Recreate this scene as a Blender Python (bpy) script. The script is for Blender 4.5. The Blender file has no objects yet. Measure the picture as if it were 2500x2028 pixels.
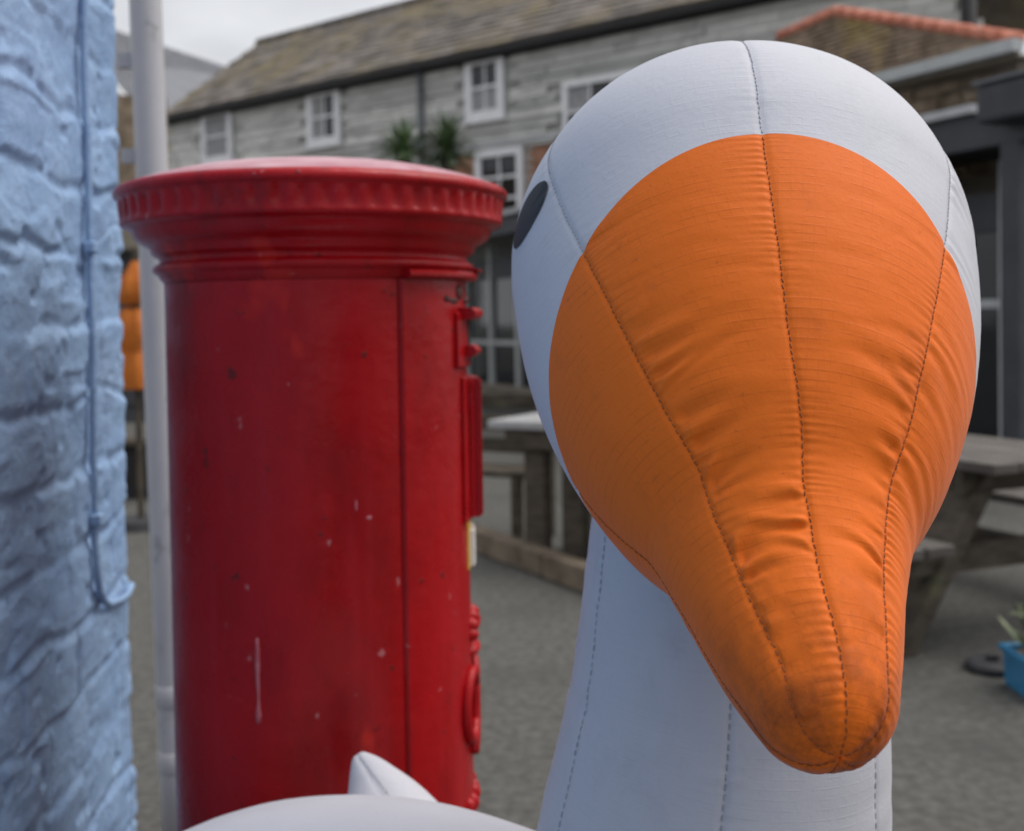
import bpy, bmesh, math, random
import numpy as np
from mathutils import Vector, Matrix

rnd = random.Random(7)
scene = bpy.context.scene
COL = scene.collection

# ------------------------------------------------------------------ camera
W_, H_, FPX = 2500.0, 2028.0, 2778.0
PITCH, ROLL, CH, CY = math.radians(1.5), math.radians(0.9), 1.35, 853.0
FW = np.array([0, math.cos(PITCH), -math.sin(PITCH)])
_R0 = np.array([1.0, 0, 0]); _U0 = np.cross(_R0, FW)
RT = math.cos(ROLL) * _R0 - math.sin(ROLL) * _U0
UP = math.cos(ROLL) * _U0 + math.sin(ROLL) * _R0
CAM = np.array([0, 0, CH])
cd = bpy.data.cameras.new('camera')
cam = bpy.data.objects.new('camera', cd); COL.objects.link(cam)
cam.matrix_world = Matrix(((RT[0], UP[0], -FW[0], 0), (RT[1], UP[1], -FW[1], 0), (RT[2], UP[2], -FW[2], CH), (0, 0, 0, 1)))
cd.sensor_fit = 'HORIZONTAL'; cd.sensor_width = 36.0; cd.lens = 36.0 * FPX / W_
cd.shift_y = (CY - H_ / 2) / W_
cd.clip_start = 0.02; cd.clip_end = 600
cd.dof.use_dof = True; cd.dof.focus_distance = 0.86; cd.dof.aperture_fstop = 6.0
cd.dof.aperture_blades = 9
scene.camera = cam

# ------------------------------------------------------------------ sky, sun, exposure
SUN_EL, SUN_AZ = math.radians(60), math.radians(76)     # azimuth clockwise from +Y
wd = bpy.data.worlds.new('World'); scene.world = wd; wd.use_nodes = True
nt = wd.node_tree; nt.nodes.clear()
n_out = nt.nodes.new('ShaderNodeOutputWorld'); n_bg = nt.nodes.new('ShaderNodeBackground')
n_sky = nt.nodes.new('ShaderNodeTexSky'); n_sky.sky_type = 'NISHITA'; n_sky.sun_disc = False
n_sky.sun_elevation = SUN_EL; n_sky.sun_rotation = SUN_AZ
n_tc = nt.nodes.new('ShaderNodeTexCoord'); n_map = nt.nodes.new('ShaderNodeMapping')
n_map.inputs['Scale'].default_value = (1, 1, 2.6)
n_ns = nt.nodes.new('ShaderNodeTexNoise'); n_ns.inputs['Scale'].default_value = 2.6
n_ns.inputs['Detail'].default_value = 5; n_ns.inputs['Roughness'].default_value = 0.5
n_rp = nt.nodes.new('ShaderNodeValToRGB')
n_rp.color_ramp.elements[0].position = 0.36; n_rp.color_ramp.elements[0].color = (0.41, 0.418, 0.445, 1)
n_rp.color_ramp.elements[1].position = 0.62; n_rp.color_ramp.elements[1].color = (0.60, 0.61, 0.635, 1)
n_mul = nt.nodes.new('ShaderNodeVectorMath'); n_mul.operation = 'SCALE'; n_mul.inputs['Scale'].default_value = 7.4
n_mix = nt.nodes.new('ShaderNodeMixRGB'); n_mix.inputs['Fac'].default_value = 0.975
nt.links.new(n_tc.outputs['Generated'], n_map.inputs['Vector']); nt.links.new(n_map.outputs['Vector'], n_ns.inputs['Vector'])
nt.links.new(n_ns.outputs['Fac'], n_rp.inputs['Fac']); nt.links.new(n_rp.outputs['Color'], n_mul.inputs[0])
nt.links.new(n_sky.outputs['Color'], n_mix.inputs['Color1']); nt.links.new(n_mul.outputs['Vector'], n_mix.inputs['Color2'])
nt.links.new(n_mix.outputs['Color'], n_bg.inputs['Color']); n_bg.inputs['Strength'].default_value = 0.1
nt.links.new(n_bg.outputs['Background'], n_out.inputs['Surface'])

sl = bpy.data.lights.new('sun', 'SUN'); sl.energy = 1.5; sl.angle = math.radians(50); sl.color = (1, 0.965, 0.92)
so = bpy.data.objects.new('sun', sl); COL.objects.link(so)
_sd = Vector((math.cos(SUN_EL) * math.sin(SUN_AZ), math.cos(SUN_EL) * math.cos(SUN_AZ), math.sin(SUN_EL)))
so.rotation_euler = _sd.to_track_quat('Z', 'Y').to_euler(); so.location = (6, 3, 12)

scene.view_settings.view_transform = 'Standard'; scene.view_settings.look = 'None'
scene.view_settings.exposure = 0.95; scene.view_settings.gamma = 1.0; scene.view_settings.use_curve_mapping = False

# ------------------------------------------------------------------ placing helpers
def ray(x, y): return (x - W_ / 2) / FPX * RT + (CY - y) / FPX * UP + FW
def P(x, y, Z): return CAM + ray(x, y) * Z
def PH(x, y, h):
    r = ray(x, y); return CAM + r * ((h - CH) / r[2])
def PP(x, y, p0, n):
    r = ray(x, y); return CAM + r * (np.dot(np.array(p0) - CAM, n) / np.dot(r, n))
def unit(v):
    v = np.array(v, float); return v / np.linalg.norm(v)

# ------------------------------------------------------------------ materials
MATS = {}
class NB:
    def __init__(self, name):
        self.m = bpy.data.materials.new(name); self.m.use_nodes = True
        self.t = self.m.node_tree; self.b = self.t.nodes['Principled BSDF']; self.out = self.t.nodes['Material Output']
        self.g = self.t.nodes.new('ShaderNodeNewGeometry')
        MATS[name] = self.m
    def n(self, k, **kw):
        o = self.t.nodes.new(k)
        for a, v in kw.items():
            if a in o.inputs: o.inputs[a].default_value = v
            else: setattr(o, a, v)
        return o
    def l(self, a, b): self.t.links.new(a, b)
    def pos(self, scale=(1, 1, 1)):
        mp = self.n('ShaderNodeMapping'); mp.inputs['Scale'].default_value = scale
        self.l(self.g.outputs['Position'], mp.inputs['Vector']); return mp.outputs['Vector']
    def noise(self, scale, detail=4, rough=0.55, vec=None, stretch=(1, 1, 1)):
        o = self.n('ShaderNodeTexNoise'); o.inputs['Scale'].default_value = scale
        o.inputs['Detail'].default_value = detail; o.inputs['Roughness'].default_value = rough
        self.l(vec if vec is not None else self.pos(stretch), o.inputs['Vector']); return o.outputs['Fac']
    def ramp(self, fac, stops):
        r = self.n('ShaderNodeValToRGB'); e = r.color_ramp.elements
        while len(e) < len(stops): e.new(0.5)
        for i, (p, c) in enumerate(stops):
            e[i].position = p; e[i].color = (c[0], c[1], c[2], 1) if hasattr(c, '__len__') else (c, c, c, 1)
        self.l(fac, r.inputs['Fac']); return r.outputs['Color']
    def mix(self, f, a, b, mode='MIX'):
        o = self.n('ShaderNodeMixRGB'); o.blend_type = mode
        for s, v in (('Fac', f), ('Color1', a), ('Color2', b)):
            if isinstance(v, (int, float)): o.inputs[s].default_value = v if s == 'Fac' else (v, v, v, 1)
            elif isinstance(v, tuple): o.inputs[s].default_value = (*v, 1)
            else: self.l(v, o.inputs[s])
        return o.outputs['Color']
    def math(self, op, a, b=None, c=None):
        o = self.n('ShaderNodeMath'); o.operation = op
        for i, v in enumerate((a, b, c)):
            if v is None: continue
            if isinstance(v, (int, float)): o.inputs[i].default_value = v
            else: self.l(v, o.inputs[i])
        return o.outputs[0]
    def col(self, c):
        if isinstance(c, tuple): self.b.inputs['Base Color'].default_value = (*c, 1)
        else: self.l(c, self.b.inputs['Base Color'])
        return self
    def rough(self, r):
        if isinstance(r, (int, float)): self.b.inputs['Roughness'].default_value = r
        else: self.l(r, self.b.inputs['Roughness'])
        return self
    def bump(self, h, strength=0.5, dist=0.01, prev=None):
        o = self.n('ShaderNodeBump'); o.inputs['Strength'].default_value = strength; o.inputs['Distance'].default_value = dist
        self.l(h, o.inputs['Height']); self.l(o.outputs['Normal'], self.b.inputs['Normal'])
        if prev is not None: self.l(prev, o.inputs['Normal'])
        return o.outputs['Normal']

def worn(name, c1, c2, scale, rough=0.7, bstr=0.3, bscale=None, bdist=0.01, stretch=(1, 1, 1), rand=0.0, lo=0.35, hi=0.65, c3=None, s3=None, t3=(0.55, 0.7), spec=0.5):
    b = NB(name)
    f = b.noise(scale, 6, 0.6, stretch=stretch)
    c = b.ramp(f, [(lo, c1), (hi, c2)])
    if c3 is not None:
        f3 = b.ramp(b.noise(s3, 5, 0.65), [(t3[0], 0.0), (t3[1], 1.0)])
        c = b.mix(f3, c, c3)
    if rand:
        v = b.math('MULTIPLY_ADD', b.g.outputs['Random Per Island'], rand, 1 - rand / 2)
        oi = b.n('ShaderNodeObjectInfo')
        v2 = b.math('MULTIPLY_ADD', oi.outputs['Random'], rand, 1 - rand / 2)
        vv = b.math('MULTIPLY', v, v2)
        cc = b.n('ShaderNodeCombineColor')
        for i in range(3): b.l(vv, cc.inputs[i])
        c = b.mix(1.0, c, cc.outputs[0], 'MULTIPLY')
    b.col(c).rough(rough)
    b.b.inputs['Specular IOR Level'].default_value = spec
    if bstr: b.bump(b.noise(bscale or scale * 3, 5, 0.6), bstr, bdist)
    return b.m

worn('asphalt', (0.062, 0.060, 0.054), (0.115, 0.112, 0.102), 26, 0.9, 0.25, 160, 0.004, c3=(0.055, 0.053, 0.049), s3=0.9, t3=(0.5, 0.75), spec=0.25)
worn('slate_wall', (0.30, 0.305, 0.29), (0.66, 0.66, 0.62), 2.0, 0.75, 0.1, 20, 0.004, stretch=(.035, .035, 4.6), rand=0.26, c3=(0.25, 0.25, 0.225), s3=1.3, t3=(0.60, 0.75), lo=.33, hi=.67)
worn('slate_roof', (0.085, 0.075, 0.066), (0.185, 0.162, 0.145), 1.8, 0.95, 0.6, 12, 0.03, rand=0.45, c3=(0.165, 0.132, 0.065), s3=0.8, t3=(0.46, 0.72))
worn('roof_grey', (0.135, 0.14, 0.158), (0.18, 0.185, 0.205), 2.5, 0.7, 0.2, 14, 0.02, rand=0.2)
worn('roof_brown', (0.17, 0.12, 0.085), (0.31, 0.235, 0.165), 3.0, 0.9, 0.5, 16, 0.02, rand=0.35, c3=(0.34, 0.25, 0.10), s3=1.4, t3=(0.52, 0.7))
worn('terracotta', (0.48, 0.15, 0.09), (0.62, 0.25, 0.17), 8, 0.85, 0.3, 30, 0.01, rand=0.3)
worn('stone_rubble', (0.17, 0.125, 0.085), (0.36, 0.285, 0.20), 5, 0.9, 0.6, 22, 0.02, rand=0.6)
worn('mortar', (0.22, 0.19, 0.15), (0.30, 0.26, 0.21), 8, 0.95, 0.3, 30, 0.01)
worn('brick_face', (0.30, 0.14, 0.085), (0.42, 0.22, 0.14), 8, 0.9, 0.3, 40, 0.005, rand=0.4)
worn('white_frame', (0.74, 0.74, 0.76), (0.82, 0.82, 0.83), 6, 0.5, 0.1, 30, 0.003)
worn('pale_frame', (0.40, 0.42, 0.42), (0.48, 0.50, 0.50), 5, 0.5, 0.1, 30, 0.003)
worn('black_gutter', (0.008, 0.008, 0.009), (0.014, 0.014, 0.015), 5, 0.7, 0.1)
worn('charcoal_paint', (0.030, 0.034, 0.042), (0.045, 0.050, 0.060), 5, 0.55, 0.15, 30, 0.004)
worn('grey_fascia', (0.10, 0.11, 0.125), (0.14, 0.15, 0.165), 5, 0.5, 0.15, 30, 0.004)
worn('lead_grey', (0.42, 0.43, 0.45), (0.52, 0.53, 0.55), 4, 0.45, 0.2, 20, 0.004)
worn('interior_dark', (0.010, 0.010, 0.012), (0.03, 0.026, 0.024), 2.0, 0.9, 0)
worn('curtain', (0.20, 0.20, 0.20), (0.42, 0.42, 0.43), 6, 0.9, 0.0, stretch=(6, 6, 1))
worn('plinth_render', (0.19, 0.165, 0.13), (0.27, 0.24, 0.195), 5, 0.9, 0.4, 25, 0.01)
worn('bench_wood', (0.038, 0.029, 0.020), (0.092, 0.073, 0.051), 7, 0.85, 0.5, 40, 0.006, stretch=(1, 1, 3), rand=0.3, c3=(0.13, 0.15, 0.07), s3=3.0, t3=(0.6, 0.8))
worn('table_top_wood', (0.065, 0.055, 0.046), (0.12, 0.106, 0.093), 7, 0.6, 0.3, 40, 0.004, stretch=(1, 1, 3), rand=0.2)
worn('sleeper_wood', (0.10, 0.075, 0.05), (0.21, 0.165, 0.115), 5, 0.85, 0.6, 25, 0.01, rand=0.2)
worn('pipe_paint', (0.47, 0.462, 0.48), (0.60, 0.59, 0.605), 3, 0.45, 0.15, 40, 0.003, c3=(0.20, 0.215, 0.20), s3=9, t3=(0.59, 0.72), stretch=(1, 1, 0.4))
worn('orange_canvas', (0.46, 0.12, 0.010), (0.56, 0.16, 0.014), 10, 0.8, 0.2)
worn('blue_plastic', (0.022, 0.16, 0.31), (0.035, 0.21, 0.38), 8, 0.4, 0.1)
worn('dark_rubber', (0.02, 0.02, 0.022), (0.035, 0.035, 0.04), 10, 0.7, 0.2)
worn('leaf_green', (0.06, 0.11, 0.045), (0.13, 0.19, 0.075), 9, 0.55, 0.0, rand=0.5)
worn('leaf_pale', (0.13, 0.17, 0.085), (0.24, 0.27, 0.15), 20, 0.6, 0.0, rand=0.4)
worn('bark', (0.08, 0.06, 0.045), (0.16, 0.125, 0.095), 12, 0.9, 0.6, 40, 0.01)
worn('flower_pale', (0.5, 0.5, 0.56), (0.62, 0.62, 0.68), 20, 0.7, 0.0)
worn('thread_brown', (0.24, 0.06, 0.012), (0.36, 0.10, 0.022), 120, 0.8, 0.0)
worn('thread_grey', (0.30, 0.305, 0.33), (0.42, 0.43, 0.46), 120, 0.8, 0.0)
worn('eye_black', (0.007, 0.008, 0.010), (0.010, 0.011, 0.014), 40, 0.6, 0.15, 900, 0.0008)
worn('paper_label', (0.70, 0.70, 0.70), (0.78, 0.78, 0.78), 20, 0.5, 0.0)
worn('yellow_label', (0.70, 0.42, 0.05), (0.76, 0.48, 0.08), 20, 0.5, 0.0)
worn('dark_bronze', (0.06, 0.012, 0.012), (0.12, 0.03, 0.02), 40, 0.7, 0.5, 90, 0.004)
worn('dropping', (0.36, 0.07, 0.09), (0.48, 0.16, 0.18), 60, 0.8, 0.0)

def glass_mat(name, tint=(0.05, 0.055, 0.06)):
    b = NB(name); b.col(tint).rough(0.06); b.b.inputs['IOR'].default_value = 1.5
    b.b.inputs['Transmission Weight'].default_value = 0.0
    b.bump(b.noise(1.3, 2, 0.5), 0.06, 0.05); return b.m
glass_mat('window_glass', (0.012, 0.014, 0.017))

def blue_wall_mat():
    b = NB('blue_masonry_paint')
    f = b.noise(5, 5, 0.6)
    c = b.ramp(f, [(0.32, (0.225, 0.355, 0.575)), (0.68, (0.315, 0.465, 0.685))])
    f2 = b.ramp(b.noise(17, 5, 0.7), [(0.60, 0.0), (0.75, 1.0)])
    c = b.mix(b.math('MULTIPLY', f2, 0.45), c, (0.42, 0.56, 0.74))
    f3 = b.ramp(b.noise(2.2, 6, 0.7), [(0.56, 0.0), (0.72, 1.0)])
    c = b.mix(b.math('MULTIPLY', f3, 0.5), c, (0.20, 0.25, 0.385))
    f4 = b.ramp(b.noise(6.3, 3, 0.5), [(0.735, 0.0), (0.76, 1.0)])
    c = b.mix(f4, c, (0.22, 0.13, 0.11))
    b.col(c).rough(0.62); n1 = b.bump(b.noise(38, 6, 0.7), 0.55, 0.012); b.bump(b.noise(150, 5, 0.7), 0.5, 0.004, n1)
    return b.m
blue_wall_mat()

def red_mat(name, grime):
    b = NB(name)
    f = b.noise(3.4, 6, 0.65, stretch=(1, 1, 0.4))
    c = b.ramp(f, [(0.30, (0.19, 0.0010, 0.0025)), (0.48, (0.35, 0.0022, 0.0045)), (0.66, (0.42, 0.0045, 0.009)), (0.80, (0.50, 0.03, 0.042))])
    st = b.ramp(b.noise(26, 4, 0.6, stretch=(1, 1, 0.06)), [(0.52, 0.0), (0.72, 1.0)])          # brushed vertical streaks
    c = b.mix(b.math('MULTIPLY', st, 0.30), c, (0.40, 0.022, 0.030))
    f2 = b.ramp(b.noise(9, 6, 0.72, stretch=(1, 1, 0.7)), [(0.66 - grime, 0.0), (0.76 - grime * .6, 1.0)])
    c = b.mix(b.math('MULTIPLY', f2, 0.7), c, (0.10, 0.006, 0.007))
    f4 = b.ramp(b.noise(5.2, 4, 0.6, stretch=(1, 1, .55)), [(0.63, 0.0), (0.67, 1.0)])           # touched-up patches
    c = b.mix(b.math('MULTIPLY', f4, 0.55), c, (0.58, 0.022, 0.010))
    f5 = b.ramp(b.noise(34, 3, 0.55), [(0.68, 0.0), (0.71, 1.0)])                                # chips down to the primer
    c = b.mix(b.math('MULTIPLY', f5, 0.75), c, (0.07, 0.012, 0.010))
    f6 = b.ramp(b.noise(41, 3, 0.5, vec=b.pos((1.3, 1.1, .9))), [(0.715, 0.0), (0.745, 1.0)])
    c = b.mix(b.math('MULTIPLY', f6, 0.6), c, (0.50, 0.20, 0.20))
    b.col(c)
    b.rough(b.ramp(b.noise(7, 5, 0.65), [(0.3, 0.18), (0.7, 0.48)]))
    n1 = b.bump(b.noise(22, 5, 0.6), 0.30, 0.008)
    b.bump(f5, 0.35, 0.002, n1)
    b.b.inputs['Coat Weight'].default_value = 0.0; b.b.inputs['Specular IOR Level'].default_value = 0.27
    return b.m
red_mat('red_gloss_paint', 0.0); red_mat('red_grimy_paint', 0.12)
worn('faded_sheen_red_paint', (0.42, 0.10, 0.125), (0.62, 0.33, 0.37), 9, 0.3, 0.3, 26, 0.006, c3=(0.30, 0.012, 0.016), s3=6.5, t3=(0.52, 0.62), lo=.3, hi=.6)  # pink dome: chalky fading plus sky reflection put into the base colour

def fabric(name, base, line, dirt, transl, lines=(0.0085, 0.0085), linew=0.07, linemix=0.4, tip=False):
    """woven ripstop nylon: UVs are metres of cloth along the gore"""
    b = NB(name)
    uv = b.n('ShaderNodeUVMap'); sp = b.n('ShaderNodeSeparateXYZ'); b.l(uv.outputs['UV'], sp.inputs[0])
    def grid(o, per, w):
        fr = b.math('FRACT', b.math('DIVIDE', o, per))
        d = b.math('ABSOLUTE', b.math('SUBTRACT', fr, 0.5))
        return b.ramp(d, [(0.5 - w * 1.6, 0.0), (0.5 - w * 0.3, 1.0)])
    gx = grid(sp.outputs['X'], lines[0], linew); gy = grid(sp.outputs['Y'], lines[1], linew)
    brk = b.ramp(b.noise(45, 3, 0.6), [(0.40, 0.0), (0.62, 1.0)])
    g = b.math('MAXIMUM', b.math('MULTIPLY', gx, 0.4), gy)
    g = b.math('MULTIPLY', g, brk)
    c = b.ramp(b.noise(9, 5, 0.6), [(0.3, tuple(v * 0.95 for v in base)), (0.7, base)])
    c = b.mix(b.math('MULTIPLY', g, linemix), c, line)
    # grime in soft smudges
    d = b.ramp(b.noise(11, 7, 0.75), [(0.55, 0.0), (0.80, 1.0)])
    c = b.mix(b.math('MULTIPLY', d, 0.42), c, dirt)
    d2 = b.ramp(b.noise(120, 3, 0.6), [(0.67, 0.0), (0.76, 1.0)])
    c = b.mix(b.math('MULTIPLY', d2, 0.35), c, dirt)
    if tip:       # brown grime plus shade from below, painted into the beak's end
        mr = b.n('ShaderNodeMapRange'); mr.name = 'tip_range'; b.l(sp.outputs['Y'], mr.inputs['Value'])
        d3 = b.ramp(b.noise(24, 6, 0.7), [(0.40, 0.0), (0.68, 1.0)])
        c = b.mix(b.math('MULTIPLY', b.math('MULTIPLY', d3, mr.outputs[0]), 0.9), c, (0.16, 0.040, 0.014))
    b.col(c).rough(0.62)
    b.b.inputs['Specular IOR Level'].default_value = 0.22
    b.b.inputs['Sheen Weight'].default_value = 0.12; b.b.inputs['Sheen Roughness'].default_value = 0.4
    # weave relief
    wv = b.n('ShaderNodeTexWave'); wv.inputs['Scale'].default_value = 420; wv.bands_direction = 'DIAGONAL'
    b.l(uv.outputs['UV'], wv.inputs['Vector'])
    n1 = b.bump(wv.outputs['Fac'], 0.10, 0.0006)
    n2 = b.bump(b.noise(160, 4, 0.6), 0.16, 0.0022, n1)
    b.bump(g, 0.25, 0.0005, n2)
    tr = b.n('ShaderNodeBsdfTranslucent'); b.l(c, tr.inputs['Color'])
    mx = b.n('ShaderNodeMixShader'); mx.inputs['Fac'].default_value = transl
    b.l(b.b.outputs['BSDF'], mx.inputs[1]); b.l(tr.outputs['BSDF'], mx.inputs[2]); b.l(mx.outputs['Shader'], b.out.inputs['Surface'])
    return b.m
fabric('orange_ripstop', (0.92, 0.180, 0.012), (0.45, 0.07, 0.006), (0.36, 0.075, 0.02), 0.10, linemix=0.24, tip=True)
fabric('white_ripstop', (0.625, 0.620, 0.660), (0.485, 0.48, 0.515), (0.42, 0.42, 0.46), 0.10, linemix=0.12)

# ------------------------------------------------------------------ object helpers
def tag(o, label=None, cat=None, group=None, kind=None):
    if label: o['label'] = label
    if cat: o['category'] = cat
    if group: o['group'] = group
    if kind: o['kind'] = kind
    return o
def empty(name, loc, label, cat, group=None):
    o = bpy.data.objects.new(name, None); COL.objects.link(o)
    o.empty_display_size = 0.1; o.location = tuple(loc); o.matrix_world = Matrix.Translation(tuple(loc))
    return tag(o, label, cat, group)
def adopt(o, parent):
    if parent is not None:
        o.parent = parent
        pw = parent.get('_w')
        loc = Vector((0, 0, 0))
        p = parent
        while p is not None:
            if p.type == 'EMPTY': loc = p.location.copy(); break
            p = p.parent
        o.matrix_parent_inverse = Matrix.Translation(-loc) if parent.type == 'EMPTY' else parent.matrix_basis.inverted()
class MB:
    def __init__(self): self.v = []; self.f = []
    def add(self, vs, fs):
        k = len(self.v); self.v += [tuple(map(float, q)) for q in vs]; self.f += [tuple(i + k for i in q) for q in fs]; return self
    def hexa(self, a, b):      # two quads (bottom 4, top 4)
        return self.add(list(a) + list(b), [(3, 2, 1, 0), (4, 5, 6, 7), (0, 1, 5, 4), (1, 2, 6, 5), (2, 3, 7, 6), (3, 0, 4, 7)])
    def box(self, c, ax, h):
        c = np.array(c, float); A = [np.array(a, float) * s for a, s in zip(ax, h)]
        q = [c + sx * A[0] + sy * A[1] - A[2] for sx, sy in ((-1, -1), (1, -1), (1, 1), (-1, 1))]
        return self.hexa(q, [p + 2 * A[2] for p in q])
    def beam(self, p, q, w, h, upv=(0, 0, 1)):
        p = np.array(p, float); q = np.array(q, float); t = unit(q - p); s = np.cross(t, upv)
        s = unit(s) if np.linalg.norm(s) > 1e-4 else np.array([1.0, 0, 0]); u = np.cross(s, t)
        return self.box((p + q) / 2, (t, s, u), (np.linalg.norm(q - p) / 2, w / 2, h / 2))
    def tube(self, pts, rad, n=12, caps=True):
        pts = [np.array(p, float) for p in pts]; N = len(pts)
        rad = [rad] * N if isinstance(rad, (int, float)) else rad
        vs = []; fs = []; ref = None
        for i, p in enumerate(pts):
            t = unit(pts[min(i + 1, N - 1)] - pts[max(i - 1, 0)])
            if ref is None: ref = np.array([0, 0, 1.0]) if abs(t[2]) < 0.9 else np.array([1.0, 0, 0])
            e1 = unit(ref - t * np.dot(ref, t)); ref = e1; e2 = np.cross(t, e1)
            for k in range(n):
                a = 2 * math.pi * k / n; vs.append(p + rad[i] * (math.cos(a) * e1 + math.sin(a) * e2))
        for i in range(N - 1):
            for k in range(n):
                fs.append((i * n + k, i * n + (k + 1) % n, (i + 1) * n + (k + 1) % n, (i + 1) * n + k))
        if caps: fs.append(tuple(range(n - 1, -1, -1))); fs.append(tuple((N - 1) * n + k for k in range(n)))
        return self.add(vs, fs)
    def mesh(self, name, mat, smooth=False):
        me = bpy.data.meshes.new(name); me.from_pydata(self.v, [], self.f); me.materials.append(MATS[mat])
        if smooth: me.polygons.foreach_set('use_smooth', [True] * len(me.polygons))
        me.update(); return me
    def build(self, name, mat, parent=None, smooth=False, bevel=0.0):
        o = bpy.data.objects.new(name, self.mesh(name, mat, smooth)); COL.objects.link(o); adopt(o, parent)
        if bevel:
            md = o.modifiers.new('bevel', 'BEVEL'); md.width = bevel; md.segments = 2; md.limit_method = 'ANGLE'
        return o
def grid_object(name, V, uv, mat, parent=None, wrap=True, flip=False):
    """V: rows x cols x 3 array; wraps round the columns"""
    nr, nc = V.shape[:2]
    me = bpy.data.meshes.new(name); me.vertices.add(nr * nc); me.vertices.foreach_set('co', V.reshape(-1).astype(np.float32))
    jc = nc if wrap else nc - 1
    I, J = np.meshgrid(np.arange(nr - 1), np.arange(jc), indexing='ij'); J2 = (J + 1) % nc
    q = np.stack([I * nc + J, I * nc + J2, (I + 1) * nc + J2, (I + 1) * nc + J], -1)
    if flip: q = q[..., ::-1]
    nq = q.shape[0] * q.shape[1]
    me.loops.add(nq * 4); me.loops.foreach_set('vertex_index', q.reshape(-1).astype(np.int32))
    me.polygons.add(nq); me.polygons.foreach_set('loop_start', np.arange(0, nq * 4, 4, dtype=np.int32))
    me.polygons.foreach_set('use_smooth', np.ones(nq, dtype=bool))
    if uv is not None:
        ul = me.uv_layers.new(name='UVMap')
        ul.data.foreach_set('uv', uv.reshape(-1, 2)[q.reshape(-1)].reshape(-1).astype(np.float32))
    me.materials.append(MATS[mat]); me.update(calc_edges=True); me.validate()
    o = bpy.data.objects.new(name, me); COL.objects.link(o); adopt(o, parent); return o
class Frame:      # wall frame: u along, z up (absolute), w outward
    def __init__(self, o, u, w): self.o = np.array([o[0], o[1], 0.0]); self.u = unit(u); self.w = unit(w); self.z = np.array([0, 0, 1.0])
    def pt(self, u, z, w=0.0): return self.o + self.u * u + self.z * z + self.w * w
    def box(self, mb, u0, u1, z0, z1, w0, w1):
        q = [self.pt(u0, z0, w0), self.pt(u1, z0, w0), self.pt(u1, z0, w1), self.pt(u0, z0, w1)]
        return mb.hexa(q, [p + self.z * (z1 - z0) for p in q])
    def hit(self, x, y, w=0.0):
        p = PP(x, y, self.o + self.w * w, self.w); d = p - self.o; return float(d @ self.u), float(p[2])

def _hash(ix, iy, iz, seed):
    h = (ix.astype(np.int64) * 374761393 + iy.astype(np.int64) * 668265263 + iz.astype(np.int64) * 2147483647 + seed * 1274126177) & 0xffffffff
    h = ((h ^ (h >> 13)) * 1274126177) & 0xffffffff
    h = (h ^ (h >> 16)) & 0xffffff
    return h / float(0xffffff)
def vnoise(x, y, z=0.0, seed=0):
    x, y, z = np.broadcast_arrays(np.asarray(x, float), np.asarray(y, float), np.asarray(z, float))
    ix, iy, iz = np.floor(x), np.floor(y), np.floor(z); fx, fy, fz = x - ix, y - iy, z - iz
    s = lambda t: t * t * t * (t * (t * 6 - 15) + 10)
    fx, fy, fz = s(fx), s(fy), s(fz); r = 0
    for dx in (0, 1):
        for dy in (0, 1):
            for dz in (0, 1):
                w = (fx if dx else 1 - fx) * (fy if dy else 1 - fy) * (fz if dz else 1 - fz)
                r = r + w * _hash(ix + dx, iy + dy, iz + dz, seed)
    return r * 2 - 1
def fbm(x, y, z=0.0, oct=4, seed=0, gain=0.5):
    r = 0; a = 1; t = 0
    for i in range(oct):
        r = r + a * vnoise(x * 2 ** i, y * 2 ** i, np.asarray(z) * 2 ** i, seed + i * 17); t += a; a *= gain
    return r / t

# ================================================================== SETTING
g = MB(); g.add([(-150, -60, 0), (150, -60, 0), (150, 260, 0), (-150, 260, 0)], [(0, 1, 2, 3)])
tag(g.build('ground', 'asphalt'), kind='structure')

# ------------------------------------------------------------------ sash window builder
def window(fr, parent, u0, u1, z0, z1, cols=2, rows=2, w=0.0, split=None, frame='white_frame', curtain=None, fw=0.075):
    wi = MB()
    fr.box(wi, u0, u0 + fw, z0, z1, w - 0.03, w + 0.05); fr.box(wi, u1 - fw, u1, z0, z1, w - 0.03, w + 0.05)
    fr.box(wi, u0 + fw, u1 - fw, z1 - fw, z1, w - 0.03, w + 0.048); fr.box(wi, u0 + fw, u1 - fw, z0, z0 + fw, w - 0.03, w + 0.048)
    wo = wi.build('window', frame, parent)
    iu0, iu1, iz0, iz1 = u0 + fw, u1 - fw, z0 + fw, z1 - fw
    bars = MB()
    for k in range(1, cols):
        uu = iu0 + (iu1 - iu0) * k / cols; fr.box(bars, uu - 0.016, uu + 0.016, iz0, iz1, w - 0.02, w + 0.02)
    for k in range(1, rows):
        zz = iz0 + (iz1 - iz0) * k / rows; fr.box(bars, iu0, iu1, zz - 0.024, zz + 0.024, w - 0.022, w + 0.026)
    bars.build('glazing_bar', frame, wo)
    for i in range(cols):
        for j in range(rows):
            p = MB(); a = iu0 + (iu1 - iu0) * i / cols; b_ = iu0 + (iu1 - iu0) * (i + 1) / cols
            c = iz0 + (iz1 - iz0) * j / rows; d = iz0 + (iz1 - iz0) * (j + 1) / rows
            cur = curtain and (curtain(i, j))
            fr.box(p, a, b_, c, d, w - 0.016, w - 0.010)
            p.build('pane', 'curtain' if cur else 'window_glass', wo)
    s = MB(); fr.box(s, u0 - 0.05, u1 + 0.05, z0 - 0.06, z0 - 0.002, w - 0.03, w + 0.09); s.build('sill', frame, wo)
    return wo

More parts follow.
